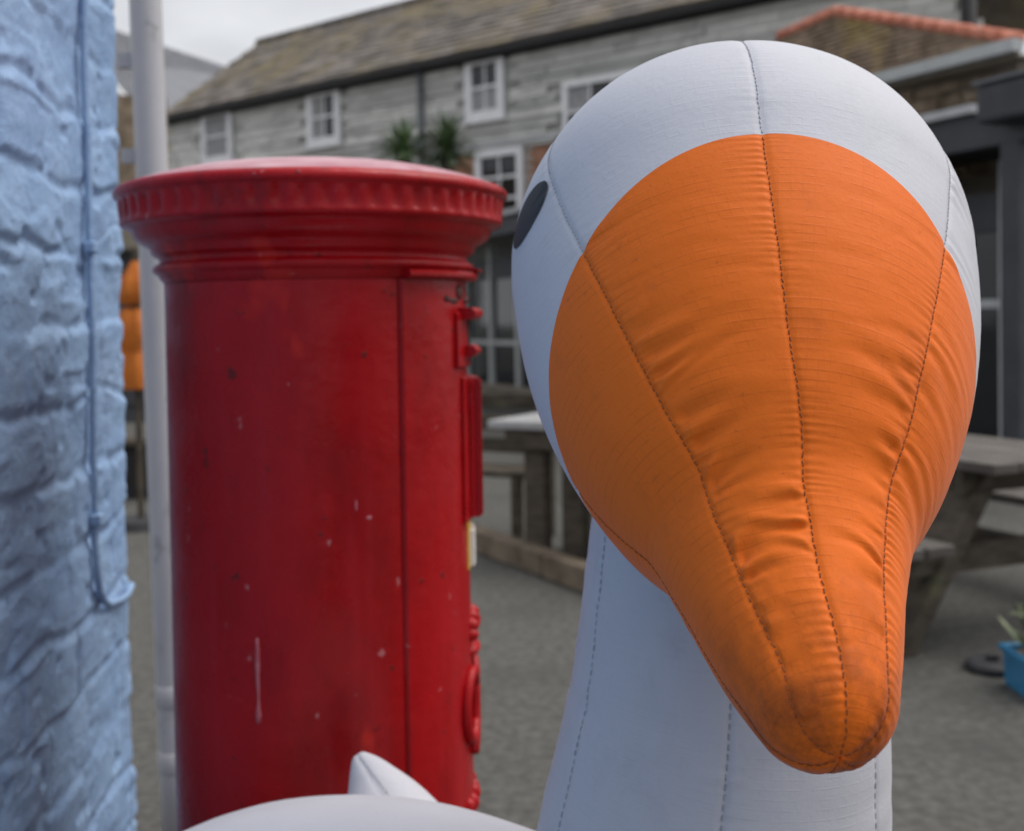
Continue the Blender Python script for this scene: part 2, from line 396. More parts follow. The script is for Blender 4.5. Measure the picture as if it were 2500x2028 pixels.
# ================================================================== SLATE-HUNG HOUSE
EAVE = 6.0
E0 = PH(415, 287, EAVE); E1 = PH(1780, 0, EAVE); hd = unit(E1 - E0); hn = np.array([hd[1], -hd[0], 0])
if hn[1] > 0: hn = -hn
HF = Frame(E0, hd, hn)
ULEN = HF.hit(2362, 40)[0]
RID = PP(640, 118, E0, hd); RBACK = float((RID - E0) @ -hn); RZ = float(RID[2])
house = empty('slate_hung_house', HF.pt(ULEN / 2, 0, 0), 'long old house hung with pale grey slates under a mossy slate roof', 'house')
m = MB(); fr_ = HF.pt(ULEN, 0, -0.06); bk_ = fr_ + unit([fr_[0], fr_[1], 0]) * 6 - hd * 0.25       # the far end is skewed, as old houses are
q = [HF.pt(0, 0, -6), bk_, fr_, HF.pt(0, 0, -0.06)]
m.hexa(q, [p + np.array([0, 0, EAVE - 0.02]) for p in q]); m.build('wall', 'slate_wall', house)
BU0, BZ = HF.hit(1092, 400)[0], 4.33            # brick part starts here
wins = [(495, 402, 568, 280), (752, 352, 832, 226), (1138, 286, 1232, 137)]
WR = []
for (xa, yb, xb, yt) in wins:
    u0 = HF.hit(xa, (yb + yt) / 2)[0]; u1 = HF.hit(xb, (yb + yt) / 2)[0]; WR.append((u0, u1, 4.83, 5.93))
u4 = HF.hit(1376, 250)[0]; WR.append((u4, u4 + 1.95, 4.2, 5.22))
for i, (a, b_, c, d) in enumerate(WR):
    if i == 0: window(HF, house, a, b_, c, d, 1, 2, curtain=lambda i, j: True, fw=0.13)
    elif i == 1: window(HF, house, a, b_, c, d, 2, 2, curtain=lambda i, j: i == 0, fw=0.15)
    elif i == 2: window(HF, house, a, b_, c, d, 2, 2, curtain=lambda i, j: j == 0, fw=0.15)
    else: window(HF, house, a, b_, c, d, 4, 2, curtain=lambda i, j: j == 1 and i % 2 == 0, fw=0.10)
# brick-storey window
u5a = HF.hit(1163, 420)[0]; u5b = HF.hit(1278, 420)[0]; WR.append((u5a, u5b, 2.95, 4.28))
window(HF, house, u5a, u5b, 2.95, 4.28, 2, 3, fw=0.12)
# wall slates, course by course
SW, SH = 0.40, 0.16
sm = MB(); HF_l = Frame((0, 0, 0), (1, 0, 0), (0, -1, 0))
HF_l.box(sm, -SW / 2 + 0.0015, SW / 2 - 0.0015, -SH * 0.62, SH * 0.62, -0.006, 0.018)
sme = sm.mesh('wall_slate', 'slate_wall')
slots = []
row = 0; z = 2.6
while z < EAVE - 0.03:
    off = (row % 2) * SW / 2 + rnd.uniform(-0.05, 0.05)
    u = -0.02 + off
    while u < ULEN:
        inwin = any(a - SW * 0.45 < u < b_ + SW * 0.45 and c - 0.12 < z < d + 0.06 for a, b_, c, d in WR)
        if not inwin and not (u > BU0 and z < BZ): slots.append((u, z))
        u += SW
    row += 1; z += SH
# the 300 that show largest: nearest, high on the wall and left of the goose
vis = [q for q in slots if 3.8 < q[1] and 3.0 < q[0] < 13.5]
vis.sort(key=lambda q: -q[0] + abs(q[1] - 5.0))
vis = sorted(vis, key=lambda q: abs(q[0] - 8.5))[:300]; vs = set(vis)
ang = math.atan2(hd[1], hd[0])
for (u, z) in vis:
    o = bpy.data.objects.new('wall_slate', sme); COL.objects.link(o); adopt(o, house)
    p = HF.pt(u + rnd.uniform(-0.015, 0.015), z + rnd.uniform(-0.005, 0.005), -0.018 + rnd.uniform(-0.005, 0.005))
    o.location = tuple(p); o.rotation_euler = (math.radians(-10 + rnd.uniform(-1, 1)), math.radians(rnd.uniform(-.5, .5)), ang)
rest = MB()
for (u, z) in slots:
    if (u, z) in vs: continue
    j = rnd.uniform(-0.005, 0.005); t = rnd.uniform(0.028, 0.038)
    q = [HF.pt(u - SW / 2 + 0.004, z - SH * 0.62 + j, -0.05), HF.pt(u + SW / 2 - 0.004, z - SH * 0.62 + j, -0.05),
         HF.pt(u + SW / 2 - 0.004, z - SH * 0.62 + j, -0.03 + t), HF.pt(u - SW / 2 + 0.004, z - SH * 0.62 + j, -0.03 + t)]
    q2 = [p + HF.z * SH * 1.24 for p in q]; q2[2] = q2[2] - HF.w * 0.02; q2[3] = q2[3] - HF.w * 0.02
    rest.hexa(q, q2)
tag(rest.build('wall_slates', 'slate_wall', house), kind='stuff')
# brick storey, brick by brick near the sash window
bm_ = MB(); HF_l.box(bm_, -0.105, 0.105, -0.032, 0.032, -0.02, 0.02); bme = bm_.mesh('brick', 'brick_face')
for r in range(18):
    z = 3.02 + r * 0.075
    u = BU0 + (r % 2) * 0.11
    while u < u5b + 1.1:
        if not (u5a - 0.08 < u < u5b + 0.08):
            o = bpy.data.objects.new('brick', bme); COL.objects.link(o); adopt(o, house)
            o.location = tuple(HF.pt(u, z, -0.055 + rnd.uniform(-0.004, 0.004))); o.rotation_euler = (0, 0, ang)
        u += 0.222
m = MB(); HF.box(m, BU0, ULEN, BZ + 0.01, BZ + 0.075, -0.04, 0.05); m.build('slate_drip', 'lead_grey', house)
# roof
rs = unit(np.array([0, 0, RZ - EAVE]) + (-hn) * RBACK)
rn = unit(np.cross(hd, rs)); rn = rn if rn[2] > 0 else -rn
m = MB()
a = HF.pt(-0.12, EAVE + 0.02, 0.18); b_ = HF.pt(ULEN + 0.1, EAVE + 0.02, 0.18)
L_r = math.hypot(RZ - EAVE, RBACK) + 0.2
m.hexa([a - rn * 0.12, b_ - rn * 0.12, b_ + rs * L_r - rn * 0.12, a + rs * L_r - rn * 0.12], [a, b_, b_ + rs * L_r, a + rs * L_r])
bs = unit(np.array([0, 0, -(RZ - EAVE)]) + (-hn) * RBACK)
a2, b2 = a + rs * L_r, b_ + rs * L_r
m.hexa([a2 - rn * 0.12 + bs * 0.06, b2 - rn * 0.12 + bs * 0.06, b2 + bs * L_r, a2 + bs * L_r], [a2, b2, b2 + bs * L_r + hn * 0.01 + HF.z * 0.1, a2 + bs * L_r + hn * 0.01 + HF.z * 0.1])
roof = m.build('roof', 'slate_roof', house)
rl = MB(); RWD, RHT = 0.42, 0.24
r = 0
while r * RHT < L_r - 0.05:
    u = -0.12 + (r % 2) * RWD / 2
    while u < ULEN:
        t = rnd.uniform(0.012, 0.035)
        p0 = a + hd * (u + 0.12) + rs * (r * RHT + rnd.uniform(-0.02, 0.02)); w = RWD - 0.012
        q = [p0, p0 + hd * w, p0 + hd * w + rs * RHT * 1.15, p0 + rs * RHT * 1.15]
        rl.hexa([x - rn * 0.01 for x in q], [q[0] + rn * t, q[1] + rn * t, q[2] + rn * 0.003, q[3] + rn * 0.003]); u += RWD
    r += 1
tag(rl.build('roof_slates', 'slate_roof', roof), kind='stuff')
rt = MB()
k = 0
while k * 0.45 < ULEN:
    c0 = a2 + hd * (k * 0.45) + np.array([0, 0, 0.0]); rt.tube([c0 + hd * 0.01, c0 + hd * 0.43], [0.10, 0.105], 8); k += 1
rt.build('ridge_tiles', 'slate_roof', roof)
m = MB(); HF.box(m, -0.15, ULEN + 0.1, EAVE - 0.135, EAVE - 0.03, 0.10, 0.25); HF.box(m, -0.1, ULEN, EAVE - 0.17, EAVE - 0.021, -0.05, 0.095)
m.build('gutter', 'black_gutter', house)
up_ = HF.hit(1033, 280)[0]
m = MB(); m.tube([HF.pt(up_, EAVE - 0.1, 0.07), HF.pt(up_, 4.2, 0.07), HF.pt(up_ + 0.03, 0.1, 0.07)], 0.055, 10); m.build('drainpipe', 'grey_fascia', house, True)
m = MB(); m.tube([HF.pt(ULEN + 0.03, EAVE + 1.0, 0.05), HF.pt(ULEN + 0.03, 0.1, 0.05)], 0.10, 10); m.build('drainpipe', 'black_gutter', house, True)
m = MB()
q = [HF.pt(-0.01, EAVE - 0.05, -0.03), HF.pt(0.16, EAVE - 0.05, -0.03), E0 * 0 + RID + hd * 0.16 - HF.z * 0.25, RID - hd * 0.01 - HF.z * 0.25]
m.hexa([x - hn * 0 for x in q], [x - hd * 0.2 for x in q]); m.build('gable_edge', 'mortar', house)

# ================================================================== FAR GREY-ROOFED HOUSE
fa, fa2 = P(120, 22, 36), P(331, 277, 31); fb, fb2 = P(640, 192, 46), P(640, 372, 41)
far = empty('grey_roofed_house', (fa2[0], fa2[1], 0), 'far stone house with plain grey slate roof and white bargeboard, behind white downpipe', 'house')
fnn = unit(np.cross(fb - fa, fa2 - fa)); fnn = fnn if fnn[2] > 0 else -fnn
m = MB(); m.hexa([x - fnn * 0.15 for x in (fa, fb, fb2, fa2)], [fa, fb, fb2, fa2]); m.build('roof', 'roof_grey', far)
rl = MB(); nr_ = 22
for r in range(nr_):
    for c in range(40):
        s0, s1 = c / 40, (c + 0.97) / 40; t0, t1 = 1 - r / nr_, 1 - (r + 1.1) / nr_
        f_ = lambda s, t: fa * (1 - s) * (1 - t) + fb * s * (1 - t) + fb2 * s * t + fa2 * (1 - s) * t
        q = [f_(s0, t0), f_(s1, t0), f_(s1, t1), f_(s0, t1)]
        rl.add([q[0] + fnn * 0.05, q[1] + fnn * 0.05, q[2] + fnn * 0.006, q[3] + fnn * 0.006, q[0] + fnn * 0.002, q[1] + fnn * 0.002], [(0, 1, 2, 3), (4, 5, 1, 0)])
tag(rl.build('roof_slates', 'roof_grey', far), kind='stuff')
vd = unit(fa2 - fa); m = MB(); m.beam(fa - fnn * 0.1, fa2 - fnn * 0.1 + vd * 0.1, 0.10, 0.42, upv=tuple(fnn)); m.build('bargeboard', 'white_frame', far)
bk = unit(np.array([fb[0] - fa[0], fb[1] - fa[1], 0]))
m = MB(); w0, w1 = fa + bk * 0.3 - np.array([0, 0, .25]), fa2 + bk * 0.3 - np.array([0, 0, .25])
m.hexa([(w0[0], w0[1], 0), (w1[0], w1[1], 0), tuple(np.array([w1[0], w1[1], 0]) + bk * 9), tuple(np.array([w0[0], w0[1], 0]) + bk * 9)],
       [w0, w1, np.array([w1[0], w1[1], w1[2]]) + bk * 9 - np.array([0, 0, .6]), w0 + bk * 9 - np.array([0, 0, .3])]); m.build('wall', 'stone_rubble', far)

# ------------------------------------------------------------------ shop front seen through the gap beside the downpipe
s0, s1 = P(120, 800, 16.0), P(420, 800, 16.6)
SF = Frame(s0, [s1[0] - s0[0], s1[1] - s0[1], 0], [0.1, -1, 0]); SL = float(np.linalg.norm((s1 - s0)[:2])); SF.w = unit(np.array([SF.u[1], -SF.u[0], 0]))
kiosk = empty('stone_shopfront', SF.pt(SL / 2, 0), 'stone shop wall with pale lintel and dark opening behind furled orange parasol', 'shop')
m = MB(); SF.box(m, 0, SL, 2.70, 4.65, -2.5, 0); m.build('wall', 'stone_rubble', kiosk)
m = MB(); SF.box(m, 0, SL, 2.46, 2.69, -0.1, 0.12); m.build('lintel', 'plinth_render', kiosk)
m = MB(); SF.box(m, 0, SL, 0, 2.45, -2.4, -0.25); m.build('opening', 'charcoal_paint', kiosk)
m = MB(); SF.box(m, 0, SL, 0.55, 0.66, -0.24, 0.22); m.build('counter', 'lead_grey', kiosk)

# ================================================================== GLAZED VERANDA (charcoal timber front)
v0 = PH(1200, 532, 2.9); v1 = PH(2420, 266, 2.9); vd_ = unit([v1[0] - v0[0], v1[1] - v0[1], 0]); vn = np.array([vd_[1], -vd_[0], 0])
if np.dot(vn, CAM - v0) < 0: vn = -vn
VF = Frame(v0, vd_, vn); VL = float(np.linalg.norm((v1 - v0)[:2])); VA, VB = -3.4, VL + 0.55
ver = empty('glazed_veranda', VF.pt(VL / 2, 0), 'charcoal framed glazed veranda with pale glazing bars running along the yard', 'veranda')
m = MB(); VF.box(m, VA, VB, 2.60, 2.86, -0.02, 0.12); m.build('fascia_beam', 'charcoal_paint', ver)
m = MB(); VF.box(m, VA, VL - 0.02, 2.865, 2.93, -0.05, 0.19); m.build('gutter', 'lead_grey', ver)
m = MB()
VF.box(m, VA, VB, 2.80, 2.858, -1.9, -0.06)
m.build('roof', 'charcoal_paint', ver)
m = MB(); VF.box(m, VL + 0.22, VL + 1.0, 2.72, 3.0, 0.13, 0.40); m.build('corner_gutter_box', 'charcoal_paint', ver, bevel=0.03)
m = MB(); VF.box(m, VL + 0.20, VL + 1.0, 3.004, 3.03, 0.11, 0.42); m.build('gutter_box_lid', 'grey_fascia', ver)
m = MB(); VF.box(m, VA, VB, 0.0, 0.24, -0.75, -0.45); m.build('plinth', 'plinth_render', ver)
m = MB(); VF.box(m, VA, VB, 0.24, 0.30, -0.80, -0.40); m.build('sill', 'plinth_render', ver)
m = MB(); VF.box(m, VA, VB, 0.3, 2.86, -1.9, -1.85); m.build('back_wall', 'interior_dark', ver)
ub_ = VF.hit(2463, 900, -0.6)[0]
bays = [ub_ - 1.05 * k for k in range(14) if ub_ - 1.05 * k > VA][::-1]
for i, u in enumerate(bays):
    m = MB(); VF.box(m, u - 0.055, u + 0.055, 0.30, 2.59, -0.68, -0.55); m.build('mullion', 'pale_frame', ver)
for i in range(len(bays) - 1):
    a0, a1 = bays[i] + 0.055, bays[i + 1] - 0.055
    for zz in (0.98, 1.42):
        if (zz == 0.98) == (i < len(bays) * 0.6):
            m = MB(); VF.box(m, a0, a1, zz - 0.035, zz + 0.035, -0.66, -0.57); m.build('transom', 'pale_frame', ver)
    m = MB(); VF.box(m, a0, a1, 2.02, 2.34, -0.67, -0.56); m.build('transom_panel', 'charcoal_paint', ver)
    zs = 0.98 if i < len(bays) * 0.6 else 1.42
    for (za, zb) in ((0.30, zs - 0.035), (zs + 0.035, 2.02)):
        m = MB(); VF.box(m, a0, a1, za, zb, -0.62, -0.61); m.build('pane', 'window_glass', ver)
for uu in (VL + 0.20, VL - 3.6, VL - 7.2):
    m = MB(); VF.box(m, uu, uu + 0.17, 0.0, 2.595, -0.03, 0.13); m.build('post', 'charcoal_paint', ver)

# ================================================================== STONE BUILDING WITH TERRACOTTA HIPS
GZ = 3.8
g1 = PH(2490, 103, GZ); g0 = PH(2150, 190, GZ); gd = unit([g1[0] - g0[0], g1[1] - g0[1], 0]); gn = np.array([gd[1], -gd[0], 0])
if np.dot(gn, CAM - g0) < 0: gn = -gn
GF = Frame(g1, -gd, gn); GL = 4.6
bar = empty('stone_outbuilding', GF.pt(GL / 2, 0), 'low stone building with brown roof edged in red terracotta hip tiles', 'building')
m = MB(); GF.box(m, 0.25, GL, 0, GZ - 0.05, -4.6, -0.28); m.build('wall', 'mortar', bar)
stn = []
for k in range(6):
    bm2 = bmesh.new(); bmesh.ops.create_cube(bm2, size=1)
    for v in bm2.verts: v.co = Vector((v.co.x * 0.30, v.co.y * 0.08, v.co.z * 0.135)) + Vector((rnd.uniform(-.02, .02), 0, rnd.uniform(-.015, .015)))
    bmesh.ops.bevel(bm2, geom=bm2.edges[:], offset=0.018, segments=1, affect='EDGES')
    me = bpy.data.meshes.new('stone'); bm2.to_mesh(me); bm2.free(); me.materials.append(MATS['stone_rubble']); stn.append(me)
gang = math.atan2(GF.u[1], GF.u[0])
zz = 2.75; r = 0
while zz < GZ - 0.1:
    u = 0.40 + rnd.uniform(0, 0.15)
    while u < GL:
        sc = rnd.uniform(0.65, 1.2)
        o = bpy.data.objects.new('stone', stn[rnd.randrange(6)]); COL.objects.link(o); adopt(o, bar)
        o.location = tuple(GF.pt(u + 0.15 * sc, zz, -0.27 + rnd.uniform(-0.015, 0.015))); o.scale = (sc, 1, rnd.uniform(0.85, 1.1)); o.rotation_euler = (0, math.radians(rnd.uniform(-3, 3)), gang)
        u += 0.31 * sc
    zz += 0.142; r += 1
# hipped roof: corner at g1, apex on the ray of (2020,28)
apex = P(2034, 34, 12.6)
c_r = g1 + gn * 0.0; c_l = GF.pt(GL, GZ, 0.0)
lft = P(1905, 92, 13.6)
m = MB()
dn = np.array([0, 0, -0.12])
m.add([c_r, c_l, lft, apex, c_r + dn, c_l + dn, lft + dn, apex + dn], [(0, 3, 2, 1), (4, 5, 6, 7), (0, 1, 5, 4)])
back = g1 - gn * 5.0 + np.array([0, 0, 0.0])
m.add([c_r, back, apex + np.array([0, 0, -0.01]) - gn * 1.0, apex], [(0, 1, 2, 3)])
rf = m.build('roof', 'roof_brown', bar)
rl = MB(); nrm = unit(np.cross(c_l - c_r, apex - c_r)); nrm = nrm if nrm[2] > 0 else -nrm
NRr, NCc = 16, 22
for r in range(NRr):
    t0, t1 = r / NRr, (r + 1.12) / NRr
    for c in range(NCc):
        s0_, s1_ = (c + 0.5 * (r % 2)) / NCc, (c + 0.97 + 0.5 * (r % 2)) / NCc
        if s1_ > 1: continue
        f_ = lambda s, t: (c_r * (1 - s) + c_l * s) * (1 - t) + (apex * (1 - s) + lft * s) * t
        q = [f_(s0_, t0), f_(s1_, t0), f_(s1_, min(t1, 1)), f_(s0_, min(t1, 1))]; h = rnd.uniform(0.015, 0.04)
        rl.hexa([x for x in q], [q[0] + nrm * h, q[1] + nrm * h, q[2] + nrm * 0.004, q[3] + nrm * 0.004])
tag(rl.build('roof_slates', 'roof_brown', rf), kind='stuff')
def hip_tiles(p, q, n):
    t = unit(q - p); L = np.linalg.norm(q - p) / n
    for i in range(n):
        a_ = p + t * L * i; tm = MB(); tm.tube([a_ + t * 0.004, a_ + t * (L * 1.04)], [0.055, 0.066], 8)
        o = tm.build('hip_tile', 'terracotta', rf, True)
hip_tiles(apex + np.array([0, 0, .03]), c_r + np.array([0, 0, .03]), 13); hip_tiles(apex + np.array([0, 0, .02]), lft + np.array([0, 0, .02]), 4)
m = MB(); GF.box(m, -0.05, GL, GZ - 0.10, GZ + 0.015, 0.02, 0.16); m.build('gutter', 'pale_frame', bar)
m = MB(); GF.box(m, 0.0, GL, GZ - 0.13, GZ - 0.105, -0.25, 0.05); m.build('soffit', 'mortar', bar)

# ================================================================== YARD FURNITURE
def picnic_table(loc, rz, label, L=1.7, top='table_top_wood', hgt=0.76):
    t = empty('picnic_table', loc, label, 'table')
    c, s = math.cos(rz), math.sin(rz); X = np.array([c, s, 0]); Y = np.array([-s, c, 0]); Z = np.array([0, 0, 1.0]); O = np.array(loc)
    at = lambda x, y, z: O + X * x + Y * y + Z * z
    for k in range(5):                                # top planks
        m = MB(); y = (k - 2) * 0.148; m.box(at(rnd.uniform(-.012, .012), y, hgt - 0.022 + rnd.uniform(-.002, .002)), (X, Y, Z), (L / 2, 0.068, 0.022)); m.build('top_plank', top, t, bevel=0.006)
    for sd in (-1, 1):
        for k in (0, 1):
            m = MB(); m.box(at(0, sd * (0.62 + 0.15 * k), 0.44), (X, Y, Z), (L / 2, 0.068, 0.022)); m.build('seat_plank', 'table_top_wood', t, bevel=0.006)
    for e in (-1, 1):
        x = e * (L / 2 - 0.25)
        for sd in (-1, 1):
            m = MB(); m.beam(at(x, sd * 0.20, hgt - 0.05), at(x, sd * 0.66, 0.0), 0.07, 0.20, upv=tuple(X)); m.build('leg', 'bench_wood', t)
        m = MB(); m.beam(at(x + e * 0.05, -0.78, 0.36), at(x + e * 0.05, 0.78, 0.36), 0.045, 0.11); m.build('seat_bearer', 'bench_wood', t)
        m = MB(); m.beam(at(x + e * 0.05, -0.35, hgt - 0.095), at(x + e * 0.05, 0.35, hgt - 0.095), 0.045, 0.09); m.build('top_bearer', 'bench_wood', t)
    m = MB(); m.beam(at(-L / 2 + 0.25, 0, 0.38), at(L / 2 - 0.25, 0, 0.38), 0.09, 0.05); m.build('brace', 'bench_wood', t)
    return t
pr = PH(2640, 1600, 0.0)
picnic_table((pr[0] - 0.35, pr[1] + 0.95, 0), math.radians(112), 'weathered wooden picnic table right of the orange beak, behind blue pot', 1.8)

# left: heavy plank table with square posts, standing behind a timber kerb
lp = PH(1188, 1026, 0.80); O = np.array([lp[0], lp[1], 0]); X = unit([0.86, -0.50, 0]); Y = np.array([-X[1], X[0], 0]); Z = np.array([0, 0, 1.0])
worn('table_top_pale', (0.30, 0.295, 0.295), (0.42, 0.415, 0.42), 7, 0.4, 0.3, 40, 0.004)
tl = empty('plank_table', O + X * 0.9 + Y * 0.4, 'heavy wooden table with pale grey top between red post box and goose neck', 'table')
for k in range(5):
    m = MB(); m.box(O + X * 0.9 + Y * (0.075 + k * 0.152) + Z * 0.778, (X, Y, Z), (0.9, 0.072, 0.022)); m.build('top_plank', 'table_top_pale', tl, bevel=0.006)
for (a_, b_) in ((0.25, 0.12), (0.48, 0.12), (1.45, 0.12), (0.25, 0.62), (1.45, 0.62)):
    m = MB(); m.box(O + X * a_ + Y * b_ + Z * 0.375, (X, Y, Z), (0.062, 0.045, 0.375)); m.build('leg', 'bench_wood', tl, bevel=0.006)
m = MB(); m.box(O + X * 0.9 + Y * 0.05 + Z * 0.70, (X, Y, Z), (0.80, 0.02, 0.052)); m.build('apron', 'bench_wood', tl)
# slatted bench left of it
bo = PH(1130, 1085, 0.62); BO = np.array([bo[0] - 0.55, bo[1] + 0.55, 0])
bn = empty('slatted_bench', BO + X * 0.5, 'slatted wooden bench just right of the red post box, behind timber kerb', 'bench')
for k, (z_, y_) in enumerate(((0.56, 0.34), (0.70, 0.36), (0.84, 0.38))):
    m = MB(); m.box(BO + X * 0.45 + Y * y_ + Z * z_, (X, Y, Z), (0.62, 0.016, 0.045)); m.build('back_slat', 'bench_wood', bn, bevel=0.005)
for k in range(3):
    m = MB(); m.box(BO + X * 0.45 + Y * (0.02 + k * 0.115) + Z * 0.43, (X, Y, Z), (0.62, 0.05, 0.018)); m.build('seat_slat', 'bench_wood', bn, bevel=0.005)
for a_ in (-0.1, 1.0):
    m = MB(); m.beam(BO + X * a_ + Y * 0.40, BO + X * a_ + Y * 0.42 + Z * 0.9, 0.06, 0.05, upv=tuple(X)); m.build('leg', 'bench_wood', bn)
    m = MB(); m.beam(BO + X * a_, BO + X * a_ + Z * 0.41, 0.06, 0.05, upv=tuple(X)); m.build('leg', 'bench_wood', bn)
# timber kerb
k0, k1 = PH(1060, 1262, 0.13), PH(1700, 1480, 0.13); kd = unit(k1 - k0); KL = np.linalg.norm(k1 - k0)
kb = empty('timber_kerb', (k0[0], k0[1], 0), 'low dark timber sleeper kerb on the tarmac in front of plank table', 'kerb')
for i in range(2):
    m = MB(); c_ = k0 + kd * KL * (i + 0.5) / 2 - np.array([0, 0, 0.065]); m.box(c_ + np.cross(kd, (0, 0, 1)) * -0.06, (kd, np.cross(kd, (0, 0, 1)), (0, 0, 1)), (KL / 4 - 0.006, 0.055, 0.065)); m.build('sleeper', 'sleeper_wood', kb, bevel=0.012)

# blue planter with leafy plant, and dark parasol base
def tray(name, loc, rx, ry, h, mat, parent):
    m = MB(); w = 0.012
    def ring(sx, sy, z): return [np.array(loc) + np.array([a * sx, b * sy, z]) for a, b in ((-1, -1), (1, -1), (1, 1), (-1, 1))]
    vs = ring(rx * .97, ry * .97, 0.0) + ring(rx, ry, h - .02) + ring(rx + .012, ry + .012, h - .02) + ring(rx + .012, ry + .012, h) + ring(rx - w, ry - w, h) + ring(rx * .95 - w, ry * .95 - w, 0.03)
    fs = [(3, 2, 1, 0)]
    for k in range(5):
        for i in range(4): fs.append((k * 4 + i, k * 4 + (i + 1) % 4, k * 4 + 4 + (i + 1) % 4, k * 4 + 4 + i))
    fs.append((20, 21, 22, 23)); m.add(vs, fs); return m.build(name, mat, parent, bevel=0.004)
pq = PH(2452, 1722, 0.0); PLO = np.array([pq[0] + 0.268, pq[1] + 0.12, 0])
pot = empty('planter', PLO, 'bright blue plastic planter on the tarmac at the right edge', 'planter'); tray('trough', PLO, 0.17, 0.12, 0.145, 'blue_plastic', pot)
m = MB(); m.box(PLO + np.array([0, 0, 0.115]), ((1, 0, 0), (0, 1, 0), (0, 0, 1)), (0.148, 0.10, 0.012)); m.build('soil', 'bark', pot)
def leaf_blade(mb, base, d, L, w, droop, seg=4):
    d = unit(d); side = np.cross(d, (0, 0, 1)); side = unit(side) if np.linalg.norm(side) > 1e-3 else np.array([1.0, 0, 0])
    p = np.array(base, float); v = d.copy(); vs = []; fs = []
    for i in range(seg + 1):
        t = i / seg; ww = w * (0.45 + 1.1 * t) * (1 - t ** 2.2) + 0.0012; up_v = unit(np.cross(side, v))
        vs += [p - side * ww / 2, p + up_v * -ww * 0.18, p + side * ww / 2]
        p = p + v * L / seg; v = unit(v + np.array([0, 0, -droop / seg]))
    for i in range(seg):
        k = i * 3; fs += [(k, k + 1, k + 4, k + 3), (k + 1, k + 2, k + 5, k + 4)]
    mb.add(vs, fs)
pl = empty('leafy_plant', PLO + np.array([0, 0, 0.125]), 'pale green leafy plant growing in the blue planter at right edge', 'plant')
lf = MB()
for i in range(150):
    b0 = PLO + np.array([rnd.uniform(-.13, .13), rnd.uniform(-.085, .085), 0.125 + rnd.uniform(0, .16)])
    leaf_blade(lf, b0, (rnd.uniform(-1, 1), rnd.uniform(-1, 1), rnd.uniform(0.4, 2.0)), rnd.uniform(.06, .14), rnd.uniform(.018, .035), rnd.uniform(.3, 1.2))
for i in range(14):
    b0 = PLO + np.array([rnd.uniform(-.11, .11), rnd.uniform(-.07, .07), 0.125]); leaf_blade(lf, b0, (rnd.uniform(-.25, .25), rnd.uniform(-.2, .2), 1), rnd.uniform(.2, .3), .01, .1)
    fl = MB(); fl.tube([b0 + np.array([0, 0, .23]), b0 + np.array([rnd.uniform(-.01, .01), 0, .30])], [.012, .005], 6); fl.build('flower_spike', 'flower_pale', pl)
lf.build('foliage', 'leaf_pale', pl)
bq = PH(2452, 1655, 0.0)
ub = empty('parasol_base', (bq[0], bq[1] + .1, 0), 'round dark parasol base lying on tarmac left of blue planter', 'parasol base')
m = MB(); cc = np.array([bq[0], bq[1] + .1, 0]); m.tube([cc + [0, 0, 0.002], cc + [0, 0, .028], cc + [0, 0, .038]], [.10, .10, .08], 28); m.build('disc', 'dark_rubber', ub, bevel=0.006)
m = MB(); m.tube([cc + [0, 0, .036], cc + [0, 0, .06]], .024, 12); m.build('socket', 'dark_rubber', ub)

# furled orange parasol in the gap by the downpipe
fp = P(333, 790, 7.6); FPB = np.array([fp[0], fp[1], 0])
par = empty('furled_parasol', FPB, 'furled orange parasol seen through gap beside white downpipe', 'parasol')
vs_, ns = [], 28
zs_ = [(1.80, .012), (1.76, .03), (1.66, .085), (1.56, .115), (1.50, .085), (1.475, .06), (1.45, .085), (1.35, .12), (1.22, .125), (1.18, .10), (1.15, .12), (1.02, .13), (.93, .12)]
m = MB(); vs = []; fs = []
for i, (z_, r_) in enumerate(zs_):
    for k in range(ns):
        a_ = 2 * math.pi * k / ns; rr = r_ * (1 + .16 * math.cos(a_ * 7 + i * .25)); vs.append(FPB + np.array([math.cos(a_) * rr, math.sin(a_) * rr, z_]))
for i in range(len(zs_) - 1):
    for k in range(ns): fs.append((i * ns + k, (i + 1) * ns + k, (i + 1) * ns + (k + 1) % ns, i * ns + (k + 1) % ns))
m.add(vs, fs); m.build('canopy', 'orange_canvas', par, True)
m = MB(); m.tube([FPB + [0, 0, 0.03], FPB + [0, 0, 1.86]], .022, 10); m.build('pole', 'bench_wood', par)
m = MB(); m.tube([FPB + [0, 0, 0], FPB + [0, 0, .06]], [.22, .20], 24); m.build('base', 'dark_rubber', par)
m = MB(); m.tube([FPB + [0, 0, 1.465], FPB + [0, 0, 1.49]], .075, 20); m.build('strap', 'interior_dark', par)
db = P(322, 1090, 9.0); DB = np.array([db[0], db[1], 0])
cr = empty('dark_bench', DB, 'dark wooden bench standing in the gap below orange parasol', 'bench')
for a_ in (-.55, .55):
    m = MB(); m.box(DB + [a_, 0, .21], ((1, 0, 0), (0, 1, 0), (0, 0, 1)), (.04, .16, .21)); m.build('leg', 'charcoal_paint', cr)
for k in range(3):
    m = MB(); m.box(DB + [0, -.12 + .12 * k, .44], ((1, 0, 0), (0, 1, 0), (0, 0, 1)), (.62, .052, .018)); m.build('seat_slat', 'bench_wood', cr)
for k in range(2):
    m = MB(); m.box(DB + [0, .17, .62 + .15 * k], ((1, 0, 0), (0, 1, 0), (0, 0, 1)), (.62, .014, .05)); m.build('back_slat', 'charcoal_paint', cr)
m = MB(); m.box(DB + [0, .0, .2], ((1, 0, 0), (0, 1, 0), (0, 0, 1)), (.50, .14, .19)); m.build('seat_box', 'interior_dark', cr)

